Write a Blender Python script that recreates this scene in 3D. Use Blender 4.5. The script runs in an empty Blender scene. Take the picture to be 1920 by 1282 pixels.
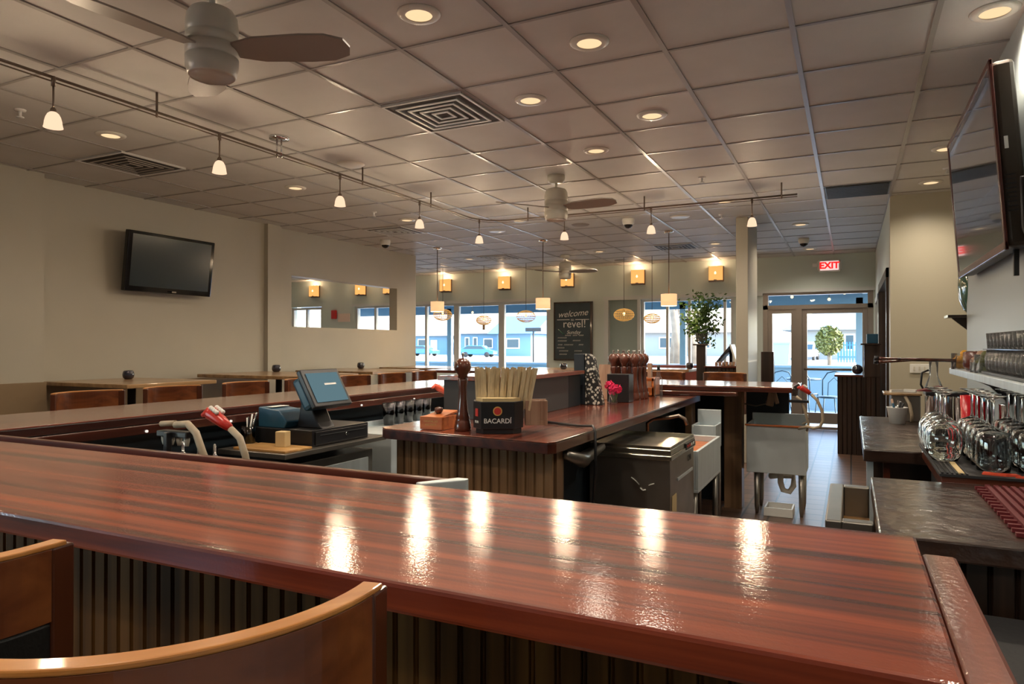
import bpy, math, random
from mathutils import Vector, Matrix
PI = math.pi
R = math.radians
sc = bpy.context.scene
C = sc.collection
random.seed(7)

# ------------------------------------------------------------------ camera, world, sun, exposure
cam_d = bpy.data.cameras.new('camera'); cam = bpy.data.objects.new('camera', cam_d); C.objects.link(cam)
cam.location = (0, 0, 1.38); cam.rotation_euler = (R(90.315), 0, R(25.99))
cam_d.sensor_width = 36; cam_d.lens = 1303/1920*36; cam_d.clip_start = 0.02; cam_d.clip_end = 600
sc.camera = cam
sc.view_settings.view_transform = 'Standard'; sc.view_settings.look = 'None'
sc.view_settings.gamma = 1; sc.view_settings.use_curve_mapping = False
sc.view_settings.exposure = 1.0
w = bpy.data.worlds.new('sky'); sc.world = w; w.use_nodes = True
nt = w.node_tree; bg = nt.nodes['Background']
sky = nt.nodes.new('ShaderNodeTexSky'); sky.sky_type = 'NISHITA'; sky.sun_disc = False
sky.sun_elevation = R(28); sky.sun_rotation = R(75); sky.air_density = 1.0; sky.dust_density = 2.0
nt.links.new(sky.outputs[0], bg.inputs[0]); bg.inputs[1].default_value = 1.2
sl = bpy.data.lights.new('sun', 'SUN'); so = bpy.data.objects.new('sun', sl); C.objects.link(so)
sl.energy = 6.0; sl.angle = R(0.6); sl.color = (1, .93, .82)
so.rotation_euler = (R(60), 0, R(106)); so.location = (5, -5, 20)   # from the +x side, slightly beyond the street

# ------------------------------------------------------------------ helpers
WM = {}
def wm(o): return WM.get(o.name, Matrix.Identity(4)) if o is not None else Matrix.Identity(4)
def thing(name, label, cat, loc=(0, 0, 0), rz=0, group=None):
    o = bpy.data.objects.new(name, None); C.objects.link(o)
    o.location = loc; o.rotation_euler = (0, 0, rz); o.empty_display_size = .05
    o['label'] = label; o['category'] = cat
    if group: o['group'] = group
    WM[o.name] = Matrix.Translation(loc) @ Matrix.Rotation(rz, 4, 'Z')
    return o
def tag(o, label, cat, group=None, kind=None):
    o['label'] = label; o['category'] = cat
    if group: o['group'] = group
    if kind: o['kind'] = kind
    return o
def dup(root, loc, rz=0, label=None, group=None):
    r = root.copy(); C.objects.link(r); r.location = loc; r.rotation_euler = (0, 0, rz)
    if label: r['label'] = label
    if group: r['group'] = group
    for ch in list(root.children):
        c = ch.copy(); C.objects.link(c); c.parent = r
        for g in ch.children:
            d = g.copy(); C.objects.link(d); d.parent = c
    WM[r.name] = Matrix.Translation(loc) @ Matrix.Rotation(rz, 4, 'Z')
    return r

class MB:
    def __init__(s): s.v = []; s.f = []; s.sm = []
    def add(s, vs, fs, smooth=False):
        b = len(s.v); s.v += [tuple(v) for v in vs]; s.f += [tuple(i+b for i in f) for f in fs]; s.sm += [smooth]*len(fs); return s
    def box(s, x0, y0, z0, x1, y1, z1):
        x0, x1 = min(x0, x1), max(x0, x1); y0, y1 = min(y0, y1), max(y0, y1); z0, z1 = min(z0, z1), max(z0, z1)
        return s.add([(x0,y0,z0),(x1,y0,z0),(x1,y1,z0),(x0,y1,z0),(x0,y0,z1),(x1,y0,z1),(x1,y1,z1),(x0,y1,z1)],
                     [(0,3,2,1),(4,5,6,7),(0,1,5,4),(1,2,6,5),(2,3,7,6),(3,0,4,7)])
    def obox(s, c, size, rx=0, ry=0, rz=0):
        m = Matrix.Translation(c) @ Matrix.Rotation(rz,4,'Z') @ Matrix.Rotation(ry,4,'Y') @ Matrix.Rotation(rx,4,'X')
        a, b, d = [q/2 for q in size]
        vs = [m @ Vector(p) for p in [(-a,-b,-d),(a,-b,-d),(a,b,-d),(-a,b,-d),(-a,-b,d),(a,-b,d),(a,b,d),(-a,b,d)]]
        return s.add(vs, [(0,3,2,1),(4,5,6,7),(0,1,5,4),(1,2,6,5),(2,3,7,6),(3,0,4,7)])
    def tube(s, pts, r, n=8, closed=False, caps=True):
        pts = [Vector(p) for p in pts]; N = len(pts)
        rs = r if isinstance(r, (list, tuple)) else [r]*N
        vs = []; fs = []; up = None
        for i, p in enumerate(pts):
            if closed: t = pts[(i+1) % N]-pts[i-1]
            else: t = pts[min(i+1, N-1)]-pts[max(i-1, 0)]
            t.normalize()
            if up is None:
                up = Vector((0,0,1)) if abs(t.z) < .9 else Vector((1,0,0))
            a = t.cross(up)
            if a.length < 1e-5: a = t.cross(Vector((0,1,0)))
            a.normalize(); b = t.cross(a).normalized(); up = -b if False else a.cross(t)
            for k in range(n):
                q = 2*PI*k/n; vs.append(p+(a*math.cos(q)+b*math.sin(q))*rs[i])
        M = N if closed else N-1
        for i in range(M):
            j = (i+1) % N
            for k in range(n):
                l = (k+1) % n; fs.append((i*n+k, i*n+l, j*n+l, j*n+k))
        if not closed and caps: fs += [tuple(range(n-1, -1, -1)), tuple(range((N-1)*n, N*n))]
        return s.add(vs, fs, True)
    def cyl(s, p0, p1, r, n=16, r2=None, smooth=True):
        s.tube([p0, p1], [r, r if r2 is None else r2], n)
        if smooth:
            s.sm[-1] = s.sm[-2] = False
        return s
    def lathe(s, prof, o=(0,0,0), n=24, ax='z', smooth=True, sq=1):
        vs = []; fs = []; m = len(prof)
        for i in range(n):
            a = 2*PI*i/n; ca, sa = math.cos(a), math.sin(a)
            for r, z in prof:
                if ax == 'z': v = (r*ca, r*sa*sq, z)
                elif ax == 'x': v = (z, r*ca, r*sa)
                else: v = (r*ca, z, r*sa)
                vs.append((v[0]+o[0], v[1]+o[1], v[2]+o[2]))
        for i in range(n):
            j = (i+1) % n
            for k in range(m-1): fs.append((i*m+k, j*m+k, j*m+k+1, i*m+k+1))
        return s.add(vs, fs, smooth)
    def prism(s, poly, a, b, ax='z'):
        n = len(poly)
        def P(u, v, w): return {'z': (u, v, w), 'y': (u, w, v), 'x': (w, u, v)}[ax]
        vs = [P(u, v, a) for u, v in poly]+[P(u, v, b) for u, v in poly]
        return s.add(vs, [tuple(range(n))[::-1], tuple(range(n, 2*n))]+[(i, (i+1) % n, n+(i+1) % n, n+i) for i in range(n)])
    def sphere(s, c, r, n=14, sz=1):
        return s.lathe([(max(1e-4, r*math.sin(PI*k/8)), -r*sz*math.cos(PI*k/8)) for k in range(9)], c, n)
    def build(s, name, mat, parent=None, bevel=0, local=False, kind=None):
        me = bpy.data.meshes.new(name)
        vs = s.v
        if parent is not None and not local:
            inv = wm(parent).inverted(); vs = [inv @ Vector(v) for v in vs]
        me.from_pydata([tuple(v) for v in vs], [], s.f)
        me.polygons.foreach_set('use_smooth', s.sm); me.update()
        o = bpy.data.objects.new(name, me); C.objects.link(o); me.materials.append(mat)
        if parent is not None: o.parent = parent
        WM[o.name] = wm(parent)
        if bevel:
            md = o.modifiers.new('bevel', 'BEVEL'); md.width = bevel; md.segments = 2; md.limit_method = 'ANGLE'; md.angle_limit = R(40)
        if kind: o['kind'] = kind
        return o

def text(name, body, size, mat, parent, loc, rot, extrude=.001, align='CENTER', spacing=1, shear=0):
    cu = bpy.data.curves.new(name, 'FONT'); cu.body = body; cu.size = size; cu.extrude = extrude
    cu.align_x = align; cu.align_y = 'CENTER'; cu.space_character = spacing; cu.shear = shear
    o = bpy.data.objects.new(name, cu); C.objects.link(o); cu.materials.append(mat)
    M = Matrix.Translation(loc) @ rot
    if parent is not None: o.parent = parent; M = wm(parent).inverted() @ M
    o.matrix_local = M
    return o

# ------------------------------------------------------------------ materials
def mat(name, col, rough=.5, metal=0, var=0, scale=8, bump=0, bscale=40, coat=0, emit=None, es=0, spec=.5, stretch=(1,1,1), trans=0):
    m = bpy.data.materials.new(name); m.use_nodes = True; n = m.node_tree; b = n.nodes['Principled BSDF']
    b.inputs['Base Color'].default_value = (*col, 1); b.inputs['Roughness'].default_value = rough; b.inputs['Metallic'].default_value = metal
    b.inputs['Coat Weight'].default_value = coat; b.inputs['Coat Roughness'].default_value = .08; b.inputs['Specular IOR Level'].default_value = spec
    if emit: b.inputs['Emission Color'].default_value = (*emit, 1); b.inputs['Emission Strength'].default_value = es
    if var or bump:
        tc = n.nodes.new('ShaderNodeTexCoord'); mp = n.nodes.new('ShaderNodeMapping'); mp.inputs['Scale'].default_value = stretch
        n.links.new(tc.outputs['Object'], mp.inputs[0])
    if var:
        no = n.nodes.new('ShaderNodeTexNoise'); no.inputs['Scale'].default_value = scale; no.inputs['Detail'].default_value = 4
        n.links.new(mp.outputs[0], no.inputs[0]); rp = n.nodes.new('ShaderNodeValToRGB')
        rp.color_ramp.elements[0].position = .3; rp.color_ramp.elements[1].position = .7
        rp.color_ramp.elements[0].color = (*[c*(1-var) for c in col], 1); rp.color_ramp.elements[1].color = (*[min(1, c*(1+var)) for c in col], 1)
        n.links.new(no.outputs[0], rp.inputs[0]); n.links.new(rp.outputs[0], b.inputs['Base Color'])
    if bump:
        nb = n.nodes.new('ShaderNodeTexNoise'); nb.inputs['Scale'].default_value = bscale; nb.inputs['Detail'].default_value = 3
        n.links.new(mp.outputs[0], nb.inputs[0]); bp = n.nodes.new('ShaderNodeBump'); bp.inputs['Strength'].default_value = bump; bp.inputs['Distance'].default_value = .004
        n.links.new(nb.outputs[0], bp.inputs['Height']); n.links.new(bp.outputs[0], b.inputs['Normal'])
    return m
def wood(name, c0, c1, c2, ax='x', rough=.3, coat=0, fine=1, bump=0, crough=.08, bs=90):
    m = bpy.data.materials.new(name); m.use_nodes = True; n = m.node_tree; b = n.nodes['Principled BSDF']
    tc = n.nodes.new('ShaderNodeTexCoord'); mp = n.nodes.new('ShaderNodeMapping')
    k = {'x': (.55, 22, 22), 'y': (22, .55, 22), 'z': (22, 22, .55)}[ax]; mp.inputs['Scale'].default_value = [q*fine for q in k]
    n.links.new(tc.outputs['Object'], mp.inputs[0])
    no = n.nodes.new('ShaderNodeTexNoise'); no.inputs['Scale'].default_value = 1.0; no.inputs['Detail'].default_value = 6; no.inputs['Distortion'].default_value = .35
    n.links.new(mp.outputs[0], no.inputs[0]); rp = n.nodes.new('ShaderNodeValToRGB'); e = rp.color_ramp.elements
    e[0].position = .34; e[0].color = (*c0, 1); e[1].position = .66; e[1].color = (*c2, 1); x = e.new(.48); x.color = (*c1, 1)
    n.links.new(no.outputs[0], rp.inputs[0]); n.links.new(rp.outputs[0], b.inputs['Base Color'])
    b.inputs['Roughness'].default_value = rough; b.inputs['Coat Weight'].default_value = coat; b.inputs['Coat Roughness'].default_value = crough
    if bump:
        nb = n.nodes.new('ShaderNodeTexNoise'); nb.inputs['Scale'].default_value = bs; nb.inputs['Detail'].default_value = 4
        n.links.new(tc.outputs['Object'], nb.inputs[0]); bp = n.nodes.new('ShaderNodeBump'); bp.inputs['Strength'].default_value = bump; bp.inputs['Distance'].default_value = .002
        n.links.new(nb.outputs[0], bp.inputs['Height']); n.links.new(bp.outputs[0], b.inputs['Normal']); n.links.new(bp.outputs[0], b.inputs['Coat Normal'])
    return m
def glassy(name, tint=(1,1,1), fac=.9, rough=.03, gloss=(1,1,1), haze=0):
    m = bpy.data.materials.new(name); m.use_nodes = True; n = m.node_tree; n.nodes.clear()
    o = n.nodes.new('ShaderNodeOutputMaterial'); t = n.nodes.new('ShaderNodeBsdfTransparent'); t.inputs[0].default_value = (*tint, 1)
    g = n.nodes.new('ShaderNodeBsdfGlossy'); g.inputs['Roughness'].default_value = rough; g.inputs[0].default_value = (*gloss, 1)
    lw = n.nodes.new('ShaderNodeLayerWeight'); lw.inputs[0].default_value = fac
    mx = n.nodes.new('ShaderNodeMixShader'); n.links.new(lw.outputs['Fresnel'], mx.inputs[0]); n.links.new(t.outputs[0], mx.inputs[1]); n.links.new(g.outputs[0], mx.inputs[2])
    if haze:
        d = n.nodes.new('ShaderNodeBsdfDiffuse'); d.inputs[0].default_value = (.9,.9,.9,1); m2 = n.nodes.new('ShaderNodeMixShader'); m2.inputs[0].default_value = haze
        n.links.new(mx.outputs[0], m2.inputs[1]); n.links.new(d.outputs[0], m2.inputs[2]); mx = m2
    n.links.new(mx.outputs[0], o.inputs[0]); return m
def emis(name, col, s):
    m = bpy.data.materials.new(name); m.use_nodes = True; n = m.node_tree; n.nodes.clear()
    o = n.nodes.new('ShaderNodeOutputMaterial'); e = n.nodes.new('ShaderNodeEmission'); e.inputs[0].default_value = (*col, 1); e.inputs[1].default_value = s
    n.links.new(e.outputs[0], o.inputs[0]); return m

M = {}
M['wall'] = mat('sage_wall_paint', (.42,.395,.33), .42, bump=.12, bscale=160, var=.03, scale=2)
M['wall2'] = mat('green_grey_wall_paint', (.55,.62,.58), .5, bump=.08, bscale=160)
M['wallblue'] = mat('pale_grey_wall_paint', (.40,.46,.48), .4, bump=.08, bscale=120)
M['wallcream'] = mat('cream_wall_paint', (.43,.40,.31), .3, bump=.1, bscale=120)
M['wains'] = mat('tan_wainscot', (.24,.17,.10), .4, var=.06, scale=3)
M['tile_c'] = mat('ceiling_tile', (.58,.57,.555), .6, var=.05, scale=3, bump=.1, bscale=220)
M['runner'] = mat('ceiling_runner', (.33,.31,.30), .3)
M['alu'] = mat('window_frame_grey', (.58,.61,.60), .35)
M['alud'] = mat('door_frame_bronze', (.28,.24,.21), .35, .3)
M['dark'] = mat('near_black', (.012,.012,.013), .5)
M['navy'] = mat('dark_blue_black_panel', (.012,.02,.028), .45)
M['pane'] = glassy('window_glass', (.97,.99,1), .12, .0)
M['mahog'] = wood('mahogany_bar_top', (.060,.008,.004), (.19,.026,.007), (.35,.062,.016), 'x', .5, 1, 1.35, .13, .045, 210)
M['mahog'].node_tree.nodes['Principled BSDF'].inputs['Specular IOR Level'].default_value = .25
M['mahogy'] = wood('mahogany_bar_top_lengthwise', (.05,.010,.006), (.15,.027,.012), (.28,.062,.026), 'y', .3, 1, 1, .25, .09)
M['edge'] = wood('dark_mahogany_edge', (.03,.006,.003), (.085,.017,.007), (.14,.034,.012), 'x', .3, .6, .8)
M['edgey'] = wood('dark_mahogany_edge_lengthwise', (.025,.006,.004), (.055,.012,.007), (.10,.024,.012), 'y', .3, .6, .8)
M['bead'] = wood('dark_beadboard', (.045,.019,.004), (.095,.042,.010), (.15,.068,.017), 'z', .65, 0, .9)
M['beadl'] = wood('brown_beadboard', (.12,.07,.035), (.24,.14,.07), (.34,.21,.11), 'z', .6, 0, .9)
for q in ('mahog','mahogy'): M[q].node_tree.nodes['Principled BSDF'].inputs['Coat IOR'].default_value = 1.75 if q == 'mahog' else 2.0
for q in ('bead','beadl'): M[q].node_tree.nodes['Principled BSDF'].inputs['Specular IOR Level'].default_value = .15
M['dkwood'] = wood('dark_walnut', (.015,.009,.006), (.032,.018,.012), (.055,.03,.02), 'z', .35, .3)
M['post'] = wood('square_post_wood', (.12,.07,.035), (.20,.115,.06), (.27,.16,.085), 'z', .4, .2, .7)
M['backbar'] = wood('glossy_dark_counter', (.018,.009,.006), (.042,.02,.013), (.07,.034,.022), 'x', .3, .55, .6, .6, .08, 14)
M['backbar'].node_tree.nodes['Bump'].inputs['Distance'].default_value = .012
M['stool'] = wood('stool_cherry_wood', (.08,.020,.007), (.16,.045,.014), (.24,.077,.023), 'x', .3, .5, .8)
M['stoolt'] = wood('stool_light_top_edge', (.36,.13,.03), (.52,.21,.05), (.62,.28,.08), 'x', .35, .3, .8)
M['stoold'] = wood('stool_dark_cherry', (.03,.008,.003), (.065,.016,.006), (.10,.028,.01), 'z', .3, .6, .6)
M['tan'] = wood('tan_table_wood', (.20,.11,.05), (.30,.18,.085), (.40,.25,.125), 'y', .3, .3, .5)
M['orange'] = wood('orange_cedar', (.30,.07,.015), (.48,.13,.03), (.62,.20,.05), 'x', .4, .1)
M['bamboo'] = wood('bamboo_board', (.34,.17,.05), (.46,.25,.08), (.55,.33,.12), 'x', .4, .1)
M['leather'] = mat('black_leather', (.012,.012,.012), .4, bump=.3, bscale=200)
M['steel'] = mat('stainless_steel', (.66,.74,.77), .38, .5, var=.08, scale=3, stretch=(1,8,1))
M['steeld'] = mat('dull_stainless', (.30,.28,.25), .32, .85, var=.15, scale=5)
M['steelg'] = mat('worn_steel_top', (.62,.60,.50), .2, .95, var=.15, scale=9, bump=.3, bscale=14)
M['chrome'] = mat('chrome', (.8,.8,.8), .1, 1)
M['bronze'] = mat('bronze_rail', (.20,.16,.13), .35, .8)
M['black'] = mat('black_plastic', (.015,.015,.017), .35)
M['blackg'] = mat('gloss_black', (.01,.01,.012), .08)
M['screen'] = mat('dark_screen', (.020,.033,.042), .2, spec=.6)
M['redtv'] = mat('brown_red_bezel', (.10,.022,.015), .25)
M['brtv'] = mat('brown_back_shell', (.035,.022,.012), .4)
M['white'] = mat('white_plastic', (.75,.75,.72), .35)
M['cream'] = mat('cream_fan_enamel', (.62,.60,.52), .3)
M['blade'] = mat('fan_blade', (.33,.29,.25), .45)
M['ventm'] = mat('vent_metal', (.30,.27,.25), .4)
M['ventw'] = mat('vent_white', (.72,.72,.72), .35)
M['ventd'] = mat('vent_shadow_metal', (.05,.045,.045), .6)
M['pinkred'] = mat('red_soda_gun', (.55,.03,.02), .3)
M['orred'] = mat('orange_red_soda_gun', (.75,.09,.04), .3)
M['hose'] = mat('beige_hose', (.42,.34,.24), .45, var=.1, scale=30)
M['redpl'] = mat('red_pitcher', (.50,.004,.012), .25)
M['redmat'] = mat('red_rubber_mat', (.13,.010,.014), .6)
M['paper'] = mat('kraft_straw_paper', (.62,.50,.31), .7, var=.15, scale=30, stretch=(6,6,1))
M['napkin'] = mat('cream_napkins', (.66,.50,.26), .8)
M['wht'] = mat('white_print', (.8,.8,.75), .6)
M['gold'] = mat('gold_print', (.65,.42,.12), .5)
M['redprint'] = mat('red_print', (.62,.05,.04), .5)
M['chalk'] = mat('chalkboard_slate', (.045,.065,.075), .7, var=.15, scale=4)
M['chalkw'] = mat('chalk', (.75,.75,.72), .9)
M['pep'] = wood('pepper_mill_wood', (.035,.010,.006), (.085,.022,.012), (.13,.038,.02), 'z', .25, .7)
M['woodlt'] = wood('light_block_wood', (.24,.13,.08), (.34,.20,.13), (.42,.27,.18), 'z', .5)
M['blueg'] = mat('blue_plastic_and_blue_light', (.02,.085,.15), .35)  # plastic colour, also blue light painted on register shell and printer
M['ltblue'] = mat('light_blue_cloth', (.18,.42,.75), .7)
M['teal'] = mat('green_glazed_glass', (.03,.13,.08), .08, coat=1)
M['pink'] = mat('pink_petals', (.75,.03,.14), .6)
M['green'] = mat('leaf_green', (.06,.13,.03), .55, var=.3, scale=10)
M['yellow'] = mat('lemon_yellow', (.80,.38,.01), .45)
M['olive'] = mat('olive_green', (.10,.11,.02), .5)
M['glass'] = glassy('drinking_glass', (.97,.97,.97), .2, .03, (1,1,1), .045)
M['sglass'] = glassy('shelf_glassware', (.98,.98,.98), .28, .04, (1,1,1), .05)
M['glassb'] = glassy('smoky_blue_glass', (.25,.35,.45), .4, .05)
M['candle'] = mat('dark_candle_bowl', (.01,.012,.03), .1, coat=1)
M['amber'] = mat('amber_weave', (.55,.32,.07), .5, emit=(1,.55,.15), es=.15)
M['bulb'] = emis('warm_bulb', (1,.72,.34), 1.3)
M['can'] = emis('downlight_lamp', (1,.68,.38), .56)
M['canw'] = mat('downlight_ring', (.7,.68,.62), .3)
M['shade'] = emis('frosted_glass_shade_glow', (1,.66,.44), .6)
M['linen'] = mat('cream_linen_shade', (.85,.65,.40), .8, emit=(1,.60,.30), es=.42)
M['sconce'] = emis('sconce_glow', (1,.43,.12), .62)
M['exit'] = emis('exit_red', (1,.02,.02), .6)
M['poss'] = emis('register_screen_glow', (.16,.27,.31), .36)
M['led'] = emis('green_indicator', (.05,1,.1), 3)
M['puck'] = emis('small_white_lamp', (1,.9,.8), .5)
M['ground'] = mat('pale_paving', (.42,.40,.37), .8, var=.1, scale=.4)
M['patio'] = mat('patio_slab', (.15,.22,.28), .6, var=.1, scale=2)
M['pwall'] = mat('patio_wall_render', (.17,.27,.34), .8)
M['houseb'] = mat('blue_grey_siding', (.10,.19,.28), .7)
M['housew'] = mat('pale_siding', (.24,.25,.25), .8)
M['roofm'] = mat('tan_shingles', (.42,.32,.25), .9, var=.15, scale=1.5)
M['roofb'] = mat('blue_roof', (.08,.18,.34), .7)
M['carb'] = mat('blue_car_paint', (.02,.14,.28), .25, coat=.3)
M['carw'] = mat('white_car_paint', (.75,.77,.8), .25, coat=1)
M['tyre'] = mat('tyre', (.02,.02,.02), .8)
M['cglass'] = mat('dark_car_glass', (.03,.06,.08), .1)
M['bark'] = mat('pale_bark', (.16,.125,.09), .9, var=.25, scale=2)
M['chairm'] = mat('blue_black_metal', (.012,.035,.06), .4, .3)
M['boothr'] = mat('red_brown_booth', (.22,.05,.035), .5)
M['slate'] = mat('dark_mat', (.02,.02,.022), .6, bump=.3, bscale=60)
M['pvc'] = mat('white_pipe', (.8,.78,.70), .4)
M['redbox'] = mat('alarm_red', (.5,.03,.03), .4)
M['dkgrey'] = mat('slate_grey_panel', (.06,.065,.07), .45, var=.1, scale=3)

# floor: square quarry tiles
fm = bpy.data.materials.new('quarry_tile'); fm.use_nodes = True; n = fm.node_tree; b = n.nodes['Principled BSDF']
tc = n.nodes.new('ShaderNodeTexCoord'); br = n.nodes.new('ShaderNodeTexBrick'); br.offset = 0; br.inputs['Scale'].default_value = 1
br.inputs['Brick Width'].default_value = .2; br.inputs['Row Height'].default_value = .2; br.inputs['Mortar Size'].default_value = .008
br.inputs['Color1'].default_value = (.15,.085,.055,1); br.inputs['Color2'].default_value = (.10,.06,.045,1); br.inputs['Mortar'].default_value = (.02,.016,.014,1)
n.links.new(tc.outputs['Object'], br.inputs[0]); n.links.new(br.outputs[0], b.inputs['Base Color']); b.inputs['Roughness'].default_value = .38
bp = n.nodes.new('ShaderNodeBump'); bp.inputs['Strength'].default_value = .8; bp.inputs['Distance'].default_value = .006; bp.invert = True
n.links.new(br.outputs['Fac'], bp.inputs['Height']); n.links.new(bp.outputs[0], b.inputs['Normal'])
M['floor'] = fm
# woven shade cloth / perforated menu pattern
vm = bpy.data.materials.new('black_white_pattern'); vm.use_nodes = True; n = vm.node_tree; b = n.nodes['Principled BSDF']
tc = n.nodes.new('ShaderNodeTexCoord'); vo = n.nodes.new('ShaderNodeTexVoronoi'); vo.inputs['Scale'].default_value = 45
rp = n.nodes.new('ShaderNodeValToRGB'); rp.color_ramp.elements[0].position = .35; rp.color_ramp.elements[1].position = .45
rp.color_ramp.elements[0].color = (.6,.58,.5,1); rp.color_ramp.elements[1].color = (.02,.02,.02,1)
n.links.new(tc.outputs['Object'], vo.inputs[0]); n.links.new(vo.outputs[0], rp.inputs[0]); n.links.new(rp.outputs[0], b.inputs['Base Color']); M['pattern'] = vm

def struct(name, mb, m, bevel=0): return mb.build(name, m, None, bevel, kind='structure')
CZ = 2.897

# ------------------------------------------------------------------ room shell
struct('floor', MB().box(-12.6,-5,-.1, 1.75,12.85,0), M['floor'])
struct('ceiling', MB().box(-12.6,-5,CZ, 1.75,12.85,CZ+.1), M['tile_c'])
g = MB()
x = -.246+.606*2
while x > -12.6:
    g.box(x-.013,-5,CZ-.007, x+.013,12.65,CZ-.0005); x -= .606
y = 2.935+.6146*15
while y > -5:
    g.box(-12.6,y-.009,CZ-.006, 1.7,y+.009,CZ-.0005); y -= .6146
struct('trim_1', g, M['runner'])
struct('wall_left', MB().box(-6.75,3.69,0, -6.55,6.41,CZ), M['wall'])
wl = MB(); wl.box(-6.75,1.9,0, -6.38,3.69,CZ); wl.box(-6.75,-5,0,-6.38,1.9,1.15); wl.box(-6.75,-5,2.3,-6.38,1.9,CZ); wl.box(-6.75,-5,1.15,-6.38,-4.6,2.3)
wl.box(-6.75,-2.58,1.15,-6.38,-2.42,2.3); wl.box(-6.75,-.48,1.15,-6.38,1.9,2.3)
struct('wall_left_near', wl, M['wall'])
for i, (a, b_) in enumerate(((-4.6,-2.58),(-2.42,-.48))):  # unseen windows behind the camera, added to let in daylight as fill
    f = MB()
    f.box(-6.6,a,1.15,-6.54,b_,1.21); f.box(-6.6,a,2.24,-6.54,b_,2.3); f.box(-6.6,a,1.15,-6.54,a+.06,2.3); f.box(-6.6,b_-.06,1.15,-6.54,b_,2.3)
    fo = struct('window_%d' % (i+1), f, M['alu']); MB().box(-6.575,a+.06,1.21,-6.569,b_-.06,2.24).build('glass', M['pane'], fo)
struct('trim_2', MB().box(-6.378,1.95,0, -6.355,3.7,1.062), M['wains'])
struct('trim_3', MB().box(-6.55,3.69,0, -6.53,6.41,1.02), M['wains'])
struct('column_1', MB().box(-6.75,6.41,0, -6.49,6.64,CZ), M['wall'])
p = MB(); p.box(-6.75,6.64,0,-6.6,9.83,1.632); p.box(-6.75,6.64,2.305,-6.6,9.83,CZ); p.box(-6.75,6.64,1.632,-6.6,6.93,2.305); p.box(-6.75,9.29,1.632,-6.6,9.83,2.305)
struct('partition_wall', p, M['wall'])
struct('wall_side_room', MB().box(-12.6,2.9,0,-6.75,3.05,CZ), M['wall2'])
struct('wall_side_room_end', MB().box(-12.75,2.9,0,-12.6,12.85,CZ), M['wall2'])
struct('wall_back', MB().box(-6.75,-5.15,0,.71,-5,CZ), M['wall'])
struct('wall_right', MB().box(.71,-5,0,.85,5.6,CZ), M['wallblue'])
struct('wall_right_return', MB().box(.71,5.6,0,.85,5.602,CZ).box(.85,5.5,0,1.75,5.6,CZ), M['wall2'])
struct('wall_alcove_side', MB().box(1.7,5.6,0,1.85,8,CZ), M['wallcream'])
dw = MB(); dw.box(.36,8,0,1.85,8.15,CZ)
struct('wall_alcove', dw, M['wallcream'])
dw = MB(); dw.box(.36,8.15,2.18,.5,10.6,CZ); dw.box(.36,8.15,0,.5,8.3,2.18); dw.box(.36,10.6,0,.5,11.1,CZ); dw.box(.36,11.1,2.1,.5,12.3,CZ); dw.box(.36,12.3,0,.5,12.65,CZ)
struct('wall_right_far', dw, M['wall2'])
d1 = struct('door_1', MB().box(.43,8.38,.0,.475,10.52,2.10), M['dkwood'], .004)
f = MB(); f.box(.335,8.27,0,.42,8.37,2.2); f.box(.335,10.53,0,.42,10.62,2.2); f.box(.335,8.27,2.1,.42,10.62,2.2); f.box(.42,9.43,0,.43,9.47,2.1); f.build('door_frame', M['dkwood'], d1)
MB().box(.41,9.33,.9,.43,9.36,1.3).build('door_handle', M['chrome'], d1)
d2 = struct('door_2', MB().box(.43,11.16,0,.475,12.24,2.04), M['dkwood'], .004)
f = MB(); f.box(.34,11.08,0,.42,11.16,2.12); f.box(.34,12.24,0,.42,12.32,2.12); f.box(.34,11.08,2.04,.42,12.32,2.12); f.build('door_frame', M['alu'], d2)
MB().sphere((.41,11.3,1.0),.03).build('door_handle', M['chrome'], d2)
# free standing column by the far bar
struct('column_2', MB().box(-1.222,8.56,0,-1.085,9.45,CZ), M['wall'], .006)

# front wall: solid parts
fw = MB(); fw.box(-12.6,12.65,2.3,.5,12.85,CZ)
for a, b_ in ((-12.6,-12.05),(-11.12,-10.15),(-5.36,-4.2),(-1.85,-1.36),(.33,.5)): fw.box(a,12.65,0,b_,12.85,2.3)
fw.box(-12.05,12.65,0,-11.12,12.85,.8); fw.box(-10.15,12.65,0,-5.36,12.85,.8); fw.box(-3.5,12.65,0,-1.85,12.85,.98)
struct('wall_front', fw, M['wall2'])
struct('wall_front_panel', MB().box(-4.2,12.72,0,-3.5,12.8,2.3), mat('aqua_grey_panel', (.30,.38,.36), .45))
t4 = MB(); t4.box(-4.22,12.6,2.24,-1.36,12.66,2.31); t4.box(-4.2,12.6,0,-4.12,12.72,2.24); t4.box(-3.56,12.6,0,-3.5,12.66,2.24); t4.box(-10.2,12.6,2.27,-5.3,12.66,2.33); t4.box(-1.36,12.6,2.28,.36,12.66,2.34)
struct('trim_4', t4, M['alu'])
wn = [3]
def window(x0, x1, z0, z1, muls, thick=.05, m='alu'):
    f = MB(); y0, y1 = 12.68, 12.76
    f.box(x0,y0,z0,x1,y1,z0+thick); f.box(x0,y0,z1-thick,x1,y1,z1); f.box(x0,y0,z0+thick,x0+thick,y1,z1-thick); f.box(x1-thick,y0,z0+thick,x1,y1,z1-thick)
    for q in muls: f.box(q-thick/2,y0,z0+thick,q+thick/2,y1,z1-thick)
    o = struct('window_%d' % wn[0], f, M[m]); wn[0] += 1
    MB().box(x0+thick,12.715,z0+thick,x1-thick,12.721,z1-thick).build('glass', M['pane'], o)
window(-10.15,-9.08,.8,2.28,[-9.6]); window(-9.08,-7.5,.8,2.28,[-8.25]); window(-7.5,-6.42,.8,2.28,[],.07); window(-6.42,-5.36,.8,2.28,[],.06)
window(-12.05,-11.12,.8,2.28,[-11.6])
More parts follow.
